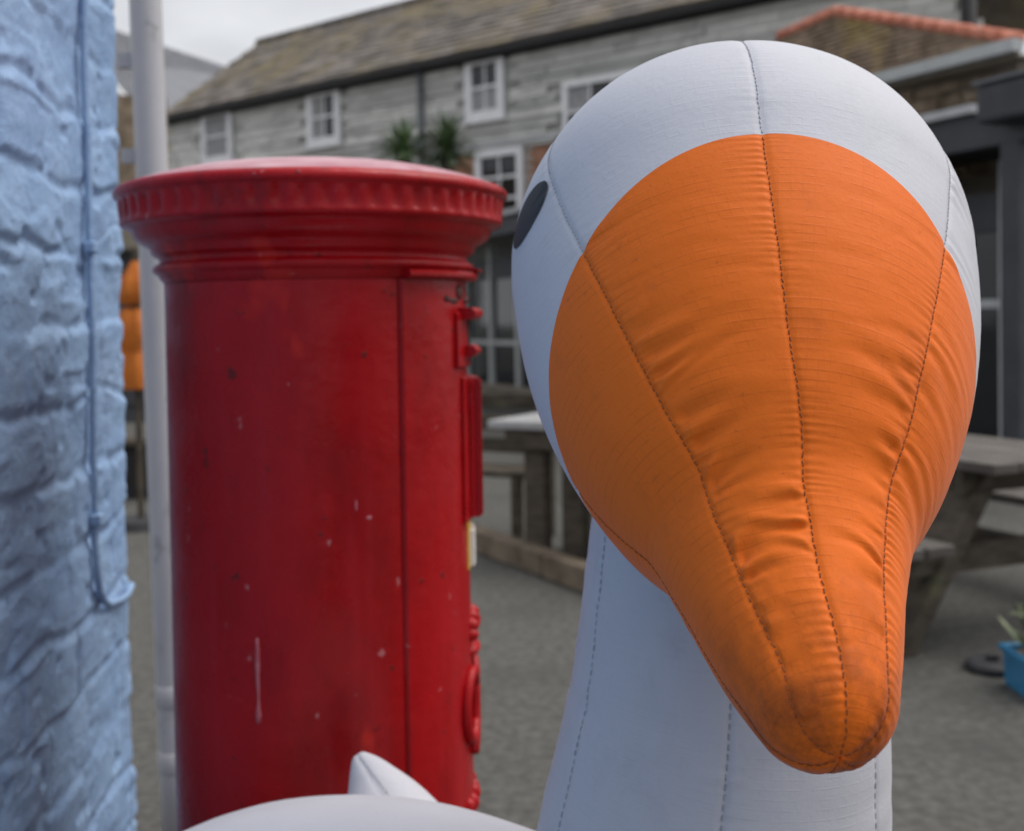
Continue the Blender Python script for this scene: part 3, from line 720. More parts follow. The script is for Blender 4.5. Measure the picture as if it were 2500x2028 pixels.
# cordylines above the post box
def cordyline(x, y, Z, rad, n, label):
    c = P(x, y, Z); t = empty('cordyline_palm', (c[0], c[1], 0), label, 'palm', 'palms in front of the slate house')
    m = MB(); m.tube([(c[0], c[1], 0), (c[0] + .05, c[1], c[2] * .5), (c[0], c[1], c[2])], [.10, .075, .06], 10); m.build('trunk', 'bark', t, True)
    m = MB()
    for i in range(n):
        az = rnd.uniform(0, 6.283); el = rnd.uniform(-.35, 1.45)
        d = (math.cos(az) * math.cos(el), math.sin(az) * math.cos(el), math.sin(el))
        leaf_blade(m, c + np.array([0, 0, rnd.uniform(-.1, .08)]), d, rad * rnd.uniform(.75, 1.1), .045, rnd.uniform(.3, 1.0), 5)
    m.build('crown', 'leaf_green', t)
cordyline(985, 372, 14.2, .46, 150, 'spiky green palm crown left of drainpipe, just above red post box')
cordyline(1092, 378, 14.4, .50, 190, 'fuller spiky green palm crown right of drainpipe, beside brick sash window')

# ================================================================== BLUE WALL
WC = P(309, 960, 2.5); wdir = unit([-0.09, 1.0, 0]); wn = np.array([wdir[1], -wdir[0], 0])
wall = empty('blue_wall', (WC[0], WC[1], 0), 'rough thickly painted pale blue stone wall at the left', 'wall')
WC = np.array([WC[0], WC[1], 0.0])
def wall_path(s):          # s = distance back from the corner towards the camera; negative goes round the corner
    s = np.asarray(s, float); Rc = 0.05; q = Rc * math.pi / 2
    pos = np.zeros(s.shape + (3,)); nor = np.zeros(s.shape + (3,))
    f = s >= 0; pos[f] = WC - wdir * (Rc) - wdir * s[f][..., None]; nor[f] = wn
    a_ = np.clip(-s / q, 0, 1) * math.pi / 2; c_ = (s < 0) & (s >= -q)
    cen = WC - wdir * Rc - wn * Rc
    nn = np.cos(a_)[..., None] * wn + np.sin(a_)[..., None] * wdir
    pos[c_] = (cen + nn * Rc)[c_]; nor[c_] = nn[c_]
    e = s < -q; pos[e] = cen + wdir * Rc - wn * ((-s[e] - q)[..., None]); nor[e] = wdir
    return pos, nor
def wall_height(s, z):
    wx = s + 0.05 * fbm(s * 4, z * 4, 1.7, 3, 5); wz = z + 0.035 * fbm(s * 5, z * 5, 4.2, 3, 9)
    # rubble courses of uneven height
    ch = 0.135; rowi = np.floor(wz / ch); fz = wz / ch - rowi
    cw = 0.20 + 0.16 * _hash(rowi, rowi * 0, rowi * 0, 3); cx = wx / cw + 7.3 * _hash(rowi, rowi * 0 + 4, rowi * 0, 5); ci = np.floor(cx); fx = cx - ci
    rise = _hash(ci, rowi, ci * 0, 11)
    ed = np.minimum(np.minimum(fx, 1 - fx) * cw, np.minimum(fz, 1 - fz) * ch)
    st = np.clip(ed / 0.020, 0, 1); st = st * st * (3 - 2 * st)
    h = st * (0.003 + 0.010 * rise) + (fz - .5) * 0.020 * (_hash(ci, rowi, ci * 0, 23) - .4) * st
    h = h + 0.008 * fbm(s * 3.0, z * 3.5, 0.3, 3, 31) + 0.0062 * fbm(s * 9, z * 20, .9, 4, 37)
    led = fbm(s * 3.0 + 3, z * 8, 2.2, 3, 41); h = h + 0.008 * np.clip((led - 0.12) / .10, 0, 1) * np.clip(1 - (led - .12) / .5, 0, 1)
    pit = np.clip(fbm(s * 16, z * 20, 5.1, 2, 51) - 0.44, 0, 1); h = h - 0.03 * pit
    h = h * .68
    return h + 0.0014 * fbm(s * 50, z * 50, 3.3, 2, 61)
def wall_patch(s, z, name):
    S, Zg = np.meshgrid(s, z); pos, nor = wall_path(S); V = pos + nor * wall_height(S, Zg)[..., None]; V[..., 2] = Zg
    return grid_object(name, V, None, 'blue_masonry_paint', wall, wrap=False, flip=True)
wall_patch(np.concatenate([np.arange(-0.45, -0.1, 0.012), np.arange(-0.1, 0.95, 0.0042)]), np.concatenate([np.arange(0, 0.15, 0.02), np.arange(0.15, 2.25, 0.0042), np.arange(2.25, 3.2, 0.03)]), 'painted_stonework')
wall_patch(np.concatenate([np.arange(0.9458, 9.6, 0.05)]), np.arange(0, 3.2, 0.05), 'painted_stonework')
m = MB(); WF = Frame(WC, -wdir, wn); WF.box(m, 0.05, 9.5, 0, 3.2, -0.45, -0.04); m.build('wall_core', 'blue_masonry_paint', wall)
# painted cable running down the corner
def on_wall(s, z, off):
    p, n_ = wall_path(np.array([s])); h = float(wall_height(np.array([s]), np.array([z]))[0]); q = p[0] + n_[0] * (h * 0.35 + 0.014 + off); q[2] = z; return q
cabs = 0.275
cpts = [on_wall(cabs + .008 * math.sin(z * 3), z, 0) for z in np.arange(3.1, 0.86, -0.03)]
cpts += [on_wall(cabs - .01, .84, 0), on_wall(.24, .815, 0), on_wall(.19, .795, 0), on_wall(.12, .785, 0), on_wall(.05, .78, 0), on_wall(-.03, .78, 0), on_wall(-.1, .78, 0)]
m = MB(); m.tube(cpts, 0.0075, 8); tag(m.build('cable', 'blue_masonry_paint', wall, True), 'thin cable painted blue clipped down the wall')
for z in (2.05, 1.5, 0.98):
    m = MB(); c_ = on_wall(cabs + .008 * math.sin(z * 3), z, 0.002); m.box(c_, (wdir, wn, (0, 0, 1)), (.016, .011, .011)); m.build('cable_clip', 'blue_masonry_paint', wall, bevel=.004)

# ================================================================== WHITE DOWNPIPE
dp = P(381, 1000, 2.9); DP = np.array([dp[0], dp[1], 0]); LEAN = lambda z: (1.35 - z) * .015 + .010
pipe = empty('downpipe', DP, 'tall off-white downpipe standing between blue wall and red post box', 'pipe')
m = MB(); m.tube([DP + [LEAN(z), 0, z] for z in np.linspace(0.02, 4.6, 24)], .040, 24); m.build('pipe', 'pipe_paint', pipe, True)
for z in (0.405, 0.235):
    m = MB(); q_ = DP + [LEAN(z), 0, z]; m.tube([q_ - [0, 0, .028], q_ - [0, 0, .025], q_ + [0, 0, .025], q_ + [0, 0, .028]], [.0405, .0425, .0425, .0405], 24); m.build('collar', 'pipe_paint', pipe, True)
for z in (2.02, 1.78):
    m = MB(); m.box(DP + [-.055 + LEAN(z), 0.01, z], ((1, 0, 0), (0, 1, 0), (0, 0, 1)), (.022, .012, .018)); m.build('bracket', 'pipe_paint', pipe)

# ================================================================== RED POST BOX
pb = P(774, 700, 1.88); PB = np.array([pb[0], pb[1], 0])
pfd = unit(np.array([-pb[0], -pb[1], 0])); prd = np.array([-pfd[1], pfd[0], 0])
if prd[0] < 0: prd = -prd
def cyl(phi, r, z): return PB + r * (math.cos(phi) * pfd + math.sin(phi) * prd) + np.array([0, 0, z - .0125])
box_ = empty('pillar_box', PB, 'tall red cast-iron pillar post box with domed cap between downpipe and goose', 'post box')
D = math.radians
def lathe(prof, phis, fn=None, closed=True):
    V = np.array([[cyl(p, (fn(r, z, p) if fn else r), z) for p in phis] for r, z in prof]); return V
def fine(prof, n=6):
    out = []
    for (a_, b_) in zip(prof[:-1], prof[1:]):
        for k in range(n): t = k / n; out.append((a_[0] + (b_[0] - a_[0]) * t, a_[1] + (b_[1] - a_[1]) * t))
    return out + [prof[-1]]
phis = np.linspace(0, 2 * math.pi, 464, endpoint=False)
dome = [(0.003, 1.6225), (.04, 1.622), (.08, 1.6205), (.12, 1.6175), (.16, 1.613), (.20, 1.607), (.24, 1.5985), (.27, 1.590), (.29, 1.5835), (.302, 1.579), (.309, 1.5765), (.314, 1.573), (.3165, 1.568), (.3165, 1.564), (.3145, 1.5605), (.310, 1.5585), (.3095, 1.556)]
rim = [(.3100, 1.552), (.3092, 1.545), (.3084, 1.538), (.3076, 1.531), (.3068, 1.525)]
und = [(.3075, 1.521), (.306, 1.517), (.300, 1.514), (.291, 1.512), (.289, 1.508), (.2875, 1.502), (.283, 1.495), (.275, 1.489), (.266, 1.485), (.262, 1.480), (.2605, 1.474), (.256, 1.470), (.250, 1.467), (.2485, 1.4625), (.2495, 1.458), (.2545, 1.456), (.2585, 1.4525), (.2595, 1.449), (.2585, 1.4455), (.2545, 1.442), (.250, 1.440), (.2495, 1.436), (.246, 1.432), (.242, 1.427)]
def rimfn(r, z, p):
    if 1.524 < z < 1.5555:
        w = 0.5 + 0.5 * math.cos(58 * p); e = min(1, (z - 1.524) / .004, (1.5555 - z) / .004)
        return r - .0055 * e * (1 - w) ** 1.6
    return r
V = lathe(dome[9:] + rim + und, phis, rimfn); cap_ = grid_object('cap', V, None, 'red_grimy_paint', box_, flip=False)
V = lathe(dome[:10], phis, rimfn); grid_object('dome', V, None, 'faded_sheen_red_paint', cap_, flip=False)
# shaft, with the slit round the door cut into it
D0, D1 = D(29.6), D(140); sl_ = D(0.75)
ph2 = sorted(list(np.linspace(0, 2 * math.pi, 300, endpoint=False)) + [D0 - sl_, D0 - sl_ * .6, D0 + sl_ * .6, D0 + sl_, D1 - sl_, D1 + sl_])
def shaftfn(r, z, p):
    if z > .30 and (abs(p - D0) < sl_ * .8): return r - .022
    if z > .30 and D0 < p < D1: return r + .0035
    return r
shp = [(.242, 1.426), (.2415, 1.30), (.2415, 1.0), (.242, .7), (.242, .36), (.242, .30), (.250, .29), (.256, .27), (.256, .22), (.275, .20), (.28, .18), (.28, .0)]
V = lathe(fine(shp, 4), ph2, shaftfn); grid_object('shaft', V, None, 'red_gloss_paint', box_)
def arc_plate(p0, p1, z0, z1, r0, r1, n=14, inset=.004):
    m = MB(); vs = []; fs = []
    pr_ = [(r0, z0), (r1 - inset, z0), (r1, z0 + inset), (r1, z1 - inset), (r1 - inset, z1), (r0, z1)]; k = len(pr_)
    for i in range(n + 1):
        p = p0 + (p1 - p0) * i / n
        for (r_, z_) in pr_: vs.append(cyl(p, r_, z_))
    for i in range(n):
        for j in range(k): fs.append((i * k + j, i * k + (j + 1) % k, (i + 1) * k + (j + 1) % k, (i + 1) * k + j))
    fs.append(tuple(range(k - 1, -1, -1))); fs.append(tuple(n * k + j for j in range(k))); m.add(vs, fs); return m
PC = D(86)
arc_plate(D(30.8), D(139), 1.4275, 1.4395, .240, .2665, 30).build('door_cornice', 'red_gloss_paint', box_)
arc_plate(D(72), D(102), 1.4400, 1.446, .240, .2735, 12).build('door_cornice', 'red_gloss_paint', box_)
apo = arc_plate(D(60), D(112), 1.286, 1.376, .240, .2515, 20).build('aperture_surround', 'red_gloss_paint', box_)
arc_plate(D(64), D(108), 1.364, 1.383, .240, .2735, 16, .006).build('hood', 'red_gloss_paint', apo)
arc_plate(D(68), D(104), 1.304, 1.322, .240, .2700, 16, .007).build('lip', 'red_gloss_paint', apo)
arc_plate(D(72), D(100), 1.3225, 1.3635, .240, .2525, 12, .001).build('letter_slot', 'interior_dark', apo)
npo = arc_plate(D(66), D(106), 1.035, 1.272, .240, .2500, 16, .003).build('notice_frame', 'red_gloss_paint', box_)
arc_plate(D(73), D(77), 1.040, 1.266, .2502, .2570, 4, .003).build('frame_rim', 'red_gloss_paint', npo)
arc_plate(D(78), D(100), 1.038, 1.268, .2502, .2690, 10, .006).build('notice_plate', 'red_gloss_paint', npo)
lb = arc_plate(D(72), D(95), .955, 1.032, .240, .2475, 8, .001).build('plate_border', 'yellow_label', box_)
arc_plate(D(75), D(92), .960, 1.018, .2476, .2545, 8, .001).build('plate', 'paper_label', lb)
# worn dark casting above the slot
em = MB()
def blob(mb, phi, z, r, a_, b_, c_, n=10):
    vs = []; fs = []
    for i in range(n // 2 + 1):
        t = math.pi / 2 * i / (n // 2)
        for k in range(n):
            f = 2 * math.pi * k / n; vs.append(cyl(phi + a_ * math.cos(t) * math.cos(f) / .245, r + c_ * math.sin(t), z + b_ * math.cos(t) * math.sin(f)))
    for i in range(n // 2):
        for k in range(n): fs.append((i * n + k, i * n + (k + 1) % n, (i + 1) * n + (k + 1) % n, (i + 1) * n + k))
    mb.add(vs, fs)
blob(em, D(66), 1.408, .2445, .020, .013, .006); blob(em, D(54), 1.397, .2445, .008, .006, .006); blob(em, D(60), 1.394, .2445, .02, .005, .005); blob(em, D(76), 1.395, .2445, .02, .006, .006); blob(em, D(84), 1.398, .2445, .01, .007, .007)
em.build('casting', 'dark_bronze', box_, True)
# raised scrollwork on the lower door
sc_ = MB()
def scroll(pts, r): sc_.tube([cyl(D(a_), .247 + o_, z) for a_, z, o_ in pts], r, 8)
for k in range(7):
    f = k / 6 * math.pi; blob(sc_, D(86) + .17 * math.cos(f), .845 + .028 * math.sin(f), .2435, .012, .012, .016)
blob(sc_, D(86), .815, .2435, .05, .012, .017); blob(sc_, D(84), .86, .2435, .03, .02, .018)
for c0 in (72, 92):
    scroll([(c0 + 9 * math.cos(t), .735 + .055 * math.sin(t), .003) for t in np.linspace(.5, 5.6, 22)], .009)
scroll([(c0, z, .003) for c0, z in ((80, .78), (81, .74), (80, .70), (77, .67), (73, .655))], .009)
scroll([(c0, z, .003) for c0, z in ((98, .78), (98, .72), (95, .68), (90, .665))], .009)
for k in range(5): blob(sc_, D(68 + 7 * k), .572 - .004 * (k % 2), .2435, .012, .016, .013)
sc_.build('scrollwork', 'red_gloss_paint', box_, True)
# small streaks and chips on the paint
dr = MB(); px, pw = 0, 0
pts = [(D(-23.5) + .0015 * math.sin(k), .905 - k * .0113) for k in range(12)]
dr.tube([cyl(p, .2412, z) for p, z in pts], [.002, .003, .0038, .004, .0036, .003, .0026, .0022, .002, .0026, .0052, .0036], 8)
blob(dr, D(16.5), 1.075, .2405, .005, .0035, .002)
blob(dr, D(12), 1.095, .2405, .0018, .012, .0015)
dr.build('bird_dropping', 'dropping', box_, True)

# ================================================================== INFLATABLE GOOSE
goose = empty('inflatable_goose', (P(1733, 2028, 1.17)[0], P(1733, 2028, 1.17)[1], 0), 'giant white inflatable goose with orange beak and black eye, head bowed towards viewer', 'inflatable')
def ctrl(rows):
    c_ = np.array([P(x, y, z) for x, y, r_, z in rows]); k = np.array([r_ for _, _, r_, _ in rows]) / FPX; Z_ = np.array([z for *_, z in rows])
    return c_, Z_ * k / np.sqrt(1 + k * k)
def spline(c_, r_, n=500):
    d = np.concatenate([[0], np.cumsum(np.linalg.norm(np.diff(c_, axis=0), axis=1))]); s = np.linspace(0, d[-1], n)
    A = np.column_stack([c_, r_]); N = len(d); mth = np.zeros_like(A)
    for i in range(N):
        if i == 0: mth[i] = (A[1] - A[0]) / (d[1] - d[0])
        elif i == N - 1: mth[i] = (A[-1] - A[-2]) / (d[-1] - d[-2])
        else: mth[i] = ((A[i] - A[i - 1]) / (d[i] - d[i - 1]) * (d[i + 1] - d[i]) + (A[i + 1] - A[i]) / (d[i + 1] - d[i]) * (d[i] - d[i - 1])) / (d[i + 1] - d[i - 1])
    out = np.zeros((n, 4))
    for j, x in enumerate(s):
        i = min(max(np.searchsorted(d, x) - 1, 0), N - 2); h = d[i + 1] - d[i]; t = (x - d[i]) / h
        out[j] = (2 * t**3 - 3 * t**2 + 1) * A[i] + (t**3 - 2 * t**2 + t) * h * mth[i] + (-2 * t**3 + 3 * t**2) * A[i + 1] + (t**3 - t**2) * h * mth[i + 1]
    k = np.hanning(41); k /= k.sum(); pad = np.pad(out, ((20, 20), (0, 0)), mode='reflect', reflect_type='odd')
    out = np.stack([np.convolve(pad[:, c], k, 'valid') for c in range(4)], 1)
    return s, out[:, :3], out[:, 3]
class Sweep:
    """envelope of spheres along a spine; rows are arc-length s (m), phi is the angle round it"""
    def __init__(self, rows, ref, capA=True, capB=True):
        c_, r_ = ctrl(rows); s, c_, r_ = spline(c_, r_)
        t = np.gradient(c_, s, axis=0); t /= np.linalg.norm(t, axis=1)[:, None]; rp = np.clip(np.gradient(r_, s), -.95, .95); be = np.arccos(rp)
        C_, R_, B_, T_ = [c_], [r_], [be], [t]
        if capA: b = np.linspace(0.004, be[0], 120)[:-1]; C_.insert(0, np.repeat(c_[:1], 119, 0)); R_.insert(0, np.repeat(r_[:1], 119)); B_.insert(0, b); T_.insert(0, np.repeat(t[:1], 119, 0))
        if capB: b = np.linspace(be[-1], math.pi - .004, 120)[1:]; C_.append(np.repeat(c_[-1:], 119, 0)); R_.append(np.repeat(r_[-1:], 119)); B_.append(b); T_.append(np.repeat(t[-1:], 119, 0))
        self.C, self.R, self.B, self.T = np.concatenate(C_), np.concatenate(R_), np.concatenate(B_), np.concatenate(T_)
        ref = np.array(ref, float); e1 = ref - self.T * (self.T @ ref)[:, None]; self.E1 = e1 / np.linalg.norm(e1, axis=1)[:, None]; self.E2 = np.cross(self.T, self.E1)
        ax = self.C - (self.R * np.cos(self.B))[:, None] * self.T; rho = self.R * np.sin(self.B)
        ds = np.hypot(np.linalg.norm(np.diff(ax, axis=0), axis=1), np.diff(rho)); self.S = np.concatenate([[0], np.cumsum(ds)]); self.L = self.S[-1]
    warp = None
    def ev(self, s, phi, disp=None):
        sh = np.broadcast(s, phi).shape; s = np.broadcast_to(s, sh); phi = np.broadcast_to(phi, sh)
        if self.warp is not None: phi = phi + self.warp(s) * np.sin(phi)
        f = lambda A: np.interp(s, self.S, A); f3 = lambda A: np.stack([f(A[:, k]) for k in range(3)], -1)
        c_, t, e1, e2 = f3(self.C), f3(self.T), f3(self.E1), f3(self.E2); r_, b = f(self.R), f(self.B)
        n_ = np.cos(phi)[..., None] * e1 + np.sin(phi)[..., None] * e2
        o = -np.cos(b)[..., None] * t + np.sin(b)[..., None] * n_
        return c_ + o * (r_ + (0 if disp is None else disp))[..., None], o, r_ * np.sin(b)
SEAMS_H = [math.radians(a) for a in (0, 43, 105, 180, 255, 317)]
SEAMS_N = [math.radians(a) for a in (0, 60, 120, 180, 240, 300)]
def seam_coords(phi, seams):
    """nearest seam index, signed angle to it, panel index, angle from panel middle, 0..1 across the panel"""
    sa = np.array(seams + [2 * math.pi]); pi_ = np.clip(np.searchsorted(sa, phi, side='right') - 1, 0, len(seams) - 1)
    lo, hi = sa[pi_], sa[pi_ + 1]; x = (phi - lo) / (hi - lo)
    gi = np.where(x < .5, pi_, (pi_ + 1) % len(seams)); dphi = np.where(x < .5, phi - lo, phi - hi)
    return gi, dphi, pi_, phi - (lo + hi) / 2, x
def gore_relief(s, phi, rho, L, seed, pucker=0.00042, bulge=0.009, groove=0.0010, seams=None):
    gi, dphi, _, _, xp = seam_coords(phi, seams or SEAMS_H); dist = np.abs(dphi) * rho
    d = bulge * rho * np.sin(np.pi * xp) ** 0.8 - groove * np.exp(-(dist / .0028) ** 2)
    side = np.where(dphi > 0, 1.0, 0.0)
    ph = 9 * vnoise(s * 26, gi * 3.1 + side * 11.7, 0, seed); am = np.clip(.35 + .9 * vnoise(s * 13, gi * 5 + side * 3, 4, seed + 3), 0, 1.4)
    d = d + pucker * am * np.sin(2 * math.pi * s / .0075 + ph + dist * 60 * (side - .5)) * np.exp(-dist / .011) * np.clip(dist / .002, 0, 1)
    return d, dist
head_rows = [(1795, 662, 553, 1.101), (1808, 770, 549, 1.059), (1823, 880, 528, 1.017), (1849, 1040, 458, .9575), (1884, 1210, 348, .897), (1922, 1400, 278, .838), (1970, 1590, 222, .780), (2001, 1690, 186, .752)]
HS = Sweep(head_rows, (0.03, 0.25, 1.0))
_sm = lambda t: np.clip(t, 0, 1) ** 2 * (3 - 2 * np.clip(t, 0, 1))
HS.warp = lambda s: .50 * _sm((.62 - s) / .50) + .62 * _sm((.075 - (HS.L - s)) / .075)   # side seams spread behind the brow and round the tip
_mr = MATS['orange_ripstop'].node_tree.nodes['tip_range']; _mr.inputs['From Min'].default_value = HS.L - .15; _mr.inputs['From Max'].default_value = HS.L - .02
NC = 864
PHI = np.linspace(0, 2 * math.pi, NC, endpoint=False)
# where white cloth meets orange cloth: a flat cut facing forward and down
ss = np.linspace(0, HS.L, 900); Pg, Og, _ = HS.ev(ss[:, None], PHI[None, :])
def surf_at(x, y):
    """(s, phi) index of the point of the head under a point of the photograph"""
    rd = unit(ray(x, y)); v = Pg - CAM; dd = np.linalg.norm(v - (v @ rd)[..., None] * rd, axis=-1); dd[(Og @ rd) > 0] = 9
    return np.unravel_index(np.argmin(dd), dd.shape)
edge = np.array([Pg[surf_at(x, y)] for x, y in ((1870, 352), (1870, 352), (1870, 352), (1790, 350), (1950, 352), (1720, 350), (1560, 428), (1410, 570), (1345, 750), (1330, 850), (1345, 950), (1400, 1110), (2050, 372), (2180, 450), (2330, 610), (2372, 740))])
hc = edge.mean(0); bdir = np.linalg.svd(edge - hc)[2][2]; bdir = bdir if bdir @ (CAM - hc) > 0 else -bdir
print('EDGE residual', np.abs((edge - hc) @ bdir).max(), bdir, bdir @ unit(CAM - hc))
gdist = (Pg - hc) @ bdir
SB = np.zeros(NC)
for j in range(NC):
    w = np.where((gdist[:-1, j] <= 0) & (gdist[1:, j] > 0))[0]; i = w[0]; f = gdist[i, j] / (gdist[i, j] - gdist[i + 1, j]); SB[j] = ss[i] + f * (ss[1] - ss[0])
_k = np.hanning(31); _k /= _k.sum(); SB = np.convolve(np.concatenate([SB[-15:], SB, SB[:15]]), _k, 'valid')
# which sign of phi is image right?
pt_, _, _ = HS.ev(np.array([HS.L * .7]), np.array([math.pi / 3])); RIGHT = 1 if (pt_[0] - CAM) @ RT > (HS.ev(np.array([HS.L * .7]), np.array([0.0]))[0][0] - CAM) @ RT else -1
creases = []
cr_rnd = random.Random(21)
for panel in (0, 1):                      # 0: left top panel, 1: right top panel
    q = 0.035
    while q < 0.47:
        dens = .5 + .5 * math.exp(-((q - .21) / .12) ** 2)
        creases.append((panel, q, cr_rnd.uniform(.0038, .0095), cr_rnd.uniform(.3, 1.0) * (1.45 if panel == (0 if RIGHT < 0 else 1) else .85) * (.0040 if q < .34 else .0016) * (.35 + .65 * math.exp(-((q - .20) / .10) ** 2)), cr_rnd.uniform(.55, 1.0), cr_rnd.uniform(.0, .20), cr_rnd.random() < .78))
        q += cr_rnd.uniform(.011, .024) / dens * (.68 if panel == (0 if RIGHT < 0 else 1) else 1)
def head_relief(s, phi, rho):
    ph = np.where(phi > math.pi, phi - 2 * math.pi, phi)      # + = image left / right
    d, dist = gore_relief(s, phi, rho, HS.L, 77)
    q = HS.L - s
    for panel, q0, sg, A, ext, sk, from_side in creases:
        x = np.clip((ph if panel == 0 else -ph) / SEAMS_H[1], -1, 2)       # 0 centre seam .. 1 side seam
        inside = (x > 0) & (x < 1)
        e = x if from_side else 1 - x                                        # 1 at the seam it starts from
        env = np.clip((e - (1 - ext)) / ext, 0, 1) ** 1.3 * _sm((1 - e) / .14) * inside
        qq = q - q0 - sk * (1 - e) * .12 - .006 * np.sin(e * 3.1 + q0 * 90)
        sgw = sg * (.6 + .9 * (1 - e))
        d = d - A * env * (np.exp(-(qq / sgw) ** 2) - .75 * np.exp(-((qq - 1.9 * sgw) / (sgw * 1.1)) ** 2))
    # puckers outside the right-hand and left-hand side seams
    for sd in (1, -1):
        x = (sd * ph - SEAMS_H[1]) * rho
        env = np.clip(x / .004, 0, 1) * np.exp(-np.clip(x, 0, 1) / (.045 if sd == RIGHT else .012)) * (x > 0) * np.clip((q - .12) / .1, 0, 1)
        d = d + env * (.0011 if sd == RIGHT else .0004) * np.sin(2 * math.pi * (q + .35 * np.clip(x, 0, 1)) / .021 + 3 * vnoise(q * 30, 0, 0, 5)) * (.6 + .6 * vnoise(q * 22, 3, 0, 9))
    d = d + .0009 * fbm(s * 12, np.cos(phi) * 2.2 + 5, np.sin(phi) * 2.2, 3, 13)
    # transverse drawing-in of the top panels
    d = d + .00020 * vnoise(q * 80 + 1.6 * vnoise(q * 14, ph * 3, 0, 2), ph * 3.2, 1, 19) * np.clip((.52 - q) / .1, 0, 1)
    return d
def head_patch(S, name, mat, parent):
    ph = np.broadcast_to(PHI[None, :], S.shape); _, _, rho = HS.ev(S, ph); V, _, _ = HS.ev(S, ph, head_relief(S, ph, rho))
    uv = np.stack([seam_coords(ph, SEAMS_H)[3] * np.maximum(rho, .01), S], -1)
    return grid_object(name, V, uv, mat, parent)
fr = np.linspace(0, 1, 150)[:, None]; head = head_patch(0.0005 + fr * (SB[None, :] - .0005), 'head', 'white_ripstop', goose)
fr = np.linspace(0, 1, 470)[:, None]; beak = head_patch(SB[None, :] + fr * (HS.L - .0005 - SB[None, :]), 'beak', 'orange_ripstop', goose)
# stitching along every seam
def stitches(sw, relief, phis_, sfun0, sfun1, name, mat, parent, step=.0056, ln=.0047, w=.00055):
    for phi in phis_:
        mb = MB(); vs = []; fs = []
        s_ = np.arange(sfun0(phi) + .003, sfun1(phi) - .004, step)
        ph = np.full(s_.shape, phi); offs = []
        for ss_ in (s_, s_ + ln):
            _, _, rho = sw.ev(ss_, ph); rr = relief(ss_, ph, rho); offs.append(sw.ev(ss_, ph, rr + .0004))
        (p0, o0, r0), (p1, o1, r1) = offs; prev = None
        for a_, b_, n_ in zip(p0, p1, o0):           # one running thread: fat over each stitch, thin where it dips into the cloth
            t = b_ - a_; L = np.linalg.norm(t)
            if L < 1e-5: continue
            t = t / L; sd = np.cross(n_, t); j = cr_rnd.uniform(-.0004, .0004); ti = cr_rnd.uniform(-.0005, .0005)
            for f, ww, dz in ((0, .25, -.0007), (.2, 1, .0003), (.8, 1, .0003), (1, .25, -.0007)):
                c_ = a_ + (b_ - a_) * f + sd * (j + ti * (f - .5) * 2) + n_ * dz; k = len(vs)
                vs += [c_ - sd * w * ww, c_ + n_ * w * ww * .8, c_ + sd * w * ww]
                if k: fs += [(k - 3, k - 2, k + 1, k), (k - 2, k - 1, k + 2, k + 1)]
        mb.add(vs, fs); mb.build(name, mat, parent)
sbf = lambda p: float(np.interp(p, PHI, SB))
stitches(HS, head_relief, SEAMS_H, lambda p: .03, sbf, 'seam_thread', 'thread_grey', head)
stitches(HS, head_relief, SEAMS_H, sbf, lambda p: HS.L - .002, 'seam_thread', 'thread_brown', beak)
# eyes: oval black patches sewn to the side panels
ei, ej = surf_at(1288, 527); es, ep = ss[ei], PHI[ej]
for sgn in (1, -1):
    p_c = ep if sgn == 1 else 2 * math.pi - ep + (-1 if ep < math.pi else 1) * math.radians(16)
    rr = np.linspace(0.001, 1, 14)[:, None]; th = np.linspace(0, 2 * math.pi, 48, endpoint=False)[None, :]
    _, _, rho = HS.ev(np.array([es]), np.array([p_c])); rho = float(rho[0])
    A_, B_ = .0225, .0350
    S_ = es + rr * np.sin(th) * A_; Ph = p_c + rr * np.cos(th) * B_ / rho
    Ph = np.mod(Ph, 2 * math.pi); _, _, r3 = HS.ev(S_, Ph); V, _, _ = HS.ev(S_, Ph, head_relief(S_, Ph, r3) + .0012)
    o = grid_object('eye', V, None, 'eye_black', goose, flip=(True))
# neck
neck_rows = [(1800, 800, 320, 1.14), (1795, 1000, 332, 1.145), (1792, 1250, 345, 1.15), (1785, 1500, 364, 1.155), (1770, 1750, 384, 1.16), (1738, 2028, 418, 1.17), (1705, 2300, 450, 1.19), (1650, 2600, 500, 1.22)]
NS = Sweep(neck_rows, tuple(unit(CAM * [1, 1, 0] - np.array([.2, 1.1, 0]))), capA=True, capB=True)
def neck_relief(s, phi, rho):
    d, dist = gore_relief(s, phi, rho, NS.L, 91, .0011, .010, .0016, SEAMS_N)
    d = d + .0011 * fbm(s * 14 + .6 * np.cos(phi), np.cos(phi) * 1.4, np.sin(phi) * 1.4, 3, 23) + .0009 * vnoise(s * 48, np.cos(phi) * 2.2 + 7, np.sin(phi) * 2.2, 29)
    return d
ns_ = np.linspace(.001, NS.L - .001, 330)[:, None]; ph = np.broadcast_to(np.linspace(0, 2 * math.pi, 420, endpoint=False)[None, :], (330, 420)); Sg = np.broadcast_to(ns_, ph.shape)
_, _, rho = NS.ev(Sg, ph); V, _, _ = NS.ev(Sg, ph, neck_relief(Sg, ph, rho)); gi = np.floor(ph / (math.pi / 3))
neck = grid_object('neck', V, np.stack([(ph - (gi + .5) * math.pi / 3) * rho, Sg], -1), 'white_ripstop', goose)
stitches(NS, neck_relief, SEAMS_N, lambda p: .2, lambda p: NS.L - .1, 'seam_thread', 'thread_grey', neck, step=.0085, ln=.0068, w=.0010)
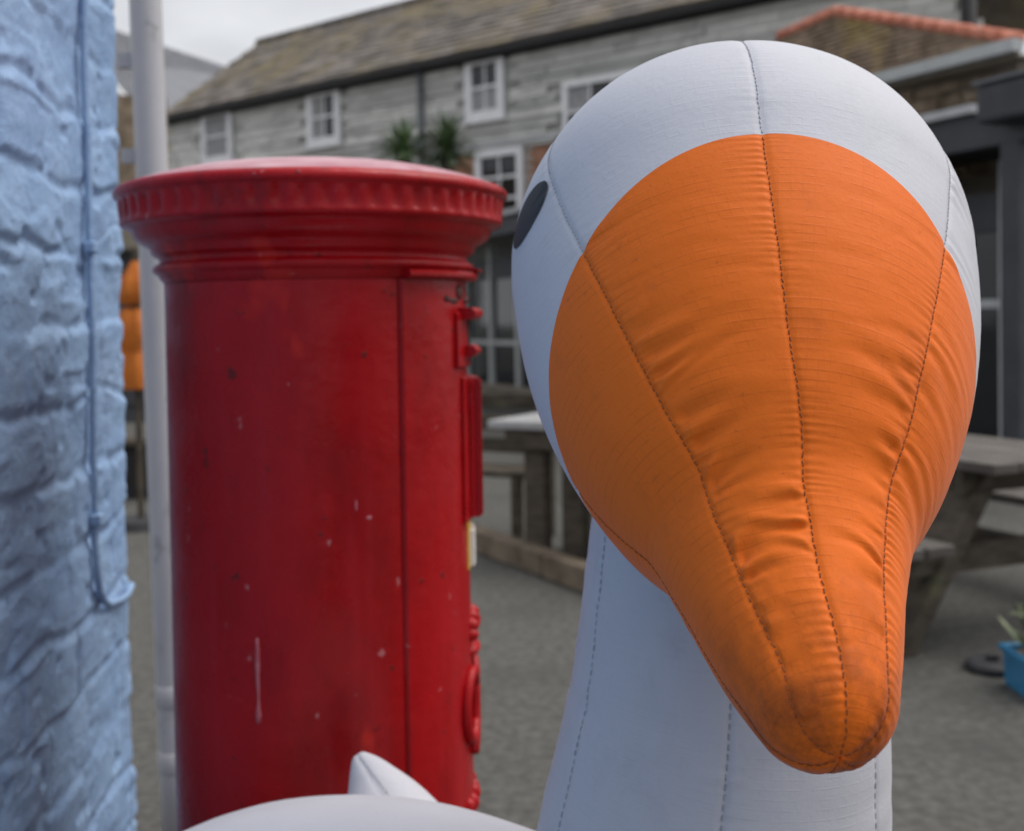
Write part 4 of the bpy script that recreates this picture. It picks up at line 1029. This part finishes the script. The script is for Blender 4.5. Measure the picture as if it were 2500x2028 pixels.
# body: a plump ellipsoid lying back to the left, resting on the ground
bc = P(945, 1972, 1.30); BC = np.array([bc[0], bc[1], 0]); bx = unit([-.90, .30, 0]); by = np.array([-bx[1], bx[0], 0])
th = np.linspace(.01, math.pi - .01, 150)[:, None]; ph = np.linspace(0, 2 * math.pi, 240, endpoint=False)[None, :]
topz = bc[2]; A_, B_, Cc = .50, .245, topz / 2
xx = A_ * np.cos(th) * np.ones_like(ph); yy = B_ * np.sin(th) ** .92 * np.sin(ph); zz = Cc * np.sin(th) ** .92 * np.cos(ph)
bul = 1 + .012 * np.abs(np.sin(ph * 4 + .3)) ** .8 - .012 + .004 * fbm(np.cos(th) * 4 + 0 * ph, np.sin(ph) * 3 + 0 * th, np.cos(ph) * 3, 3, 47)
V = BC + (xx * bul)[..., None] * bx + (yy * bul)[..., None] * by + ((zz * bul)[..., None] + Cc) * np.array([0, 0, 1.0])
body = grid_object('body', V, np.stack([ph * .2 + 0 * th, th * .45 + 0 * ph], -1), 'white_ripstop', goose, flip=True)
# tail: a pointed, slightly curved cone with a stitched ridge
tail_rows = [(968, 2090, 155, 1.46), (950, 2010, 112, 1.47), (924, 1940, 73, 1.485), (898, 1885, 42, 1.495), (885, 1862, 26, 1.50)]
TS = Sweep(tail_rows, tuple(unit(CAM * [1, 1, 0] - np.array([-.4, 1.4, 0]))), capA=False)
ts_ = np.linspace(.001, TS.L - .0005, 90)[:, None]; ph = np.broadcast_to(np.linspace(0, 2 * math.pi, 96, endpoint=False)[None, :], (90, 96)); Sg = np.broadcast_to(ts_, ph.shape)
_, _, rho = TS.ev(Sg, ph); tr = lambda s, p, r_: .03 * r_ * np.abs(np.sin(p * 1.5)) - .0012 * np.exp(-((np.mod(p + math.pi, 2 * math.pi) - math.pi) * r_ / .004) ** 2)
V, _, _ = TS.ev(Sg, ph, tr(Sg, ph, rho)); tail = grid_object('tail', V, np.stack([ph * .05, Sg], -1), 'white_ripstop', goose)
stitches(TS, tr, [0.15], lambda p: .005, lambda p: TS.L - .01, 'seam_thread', 'thread_grey', tail)
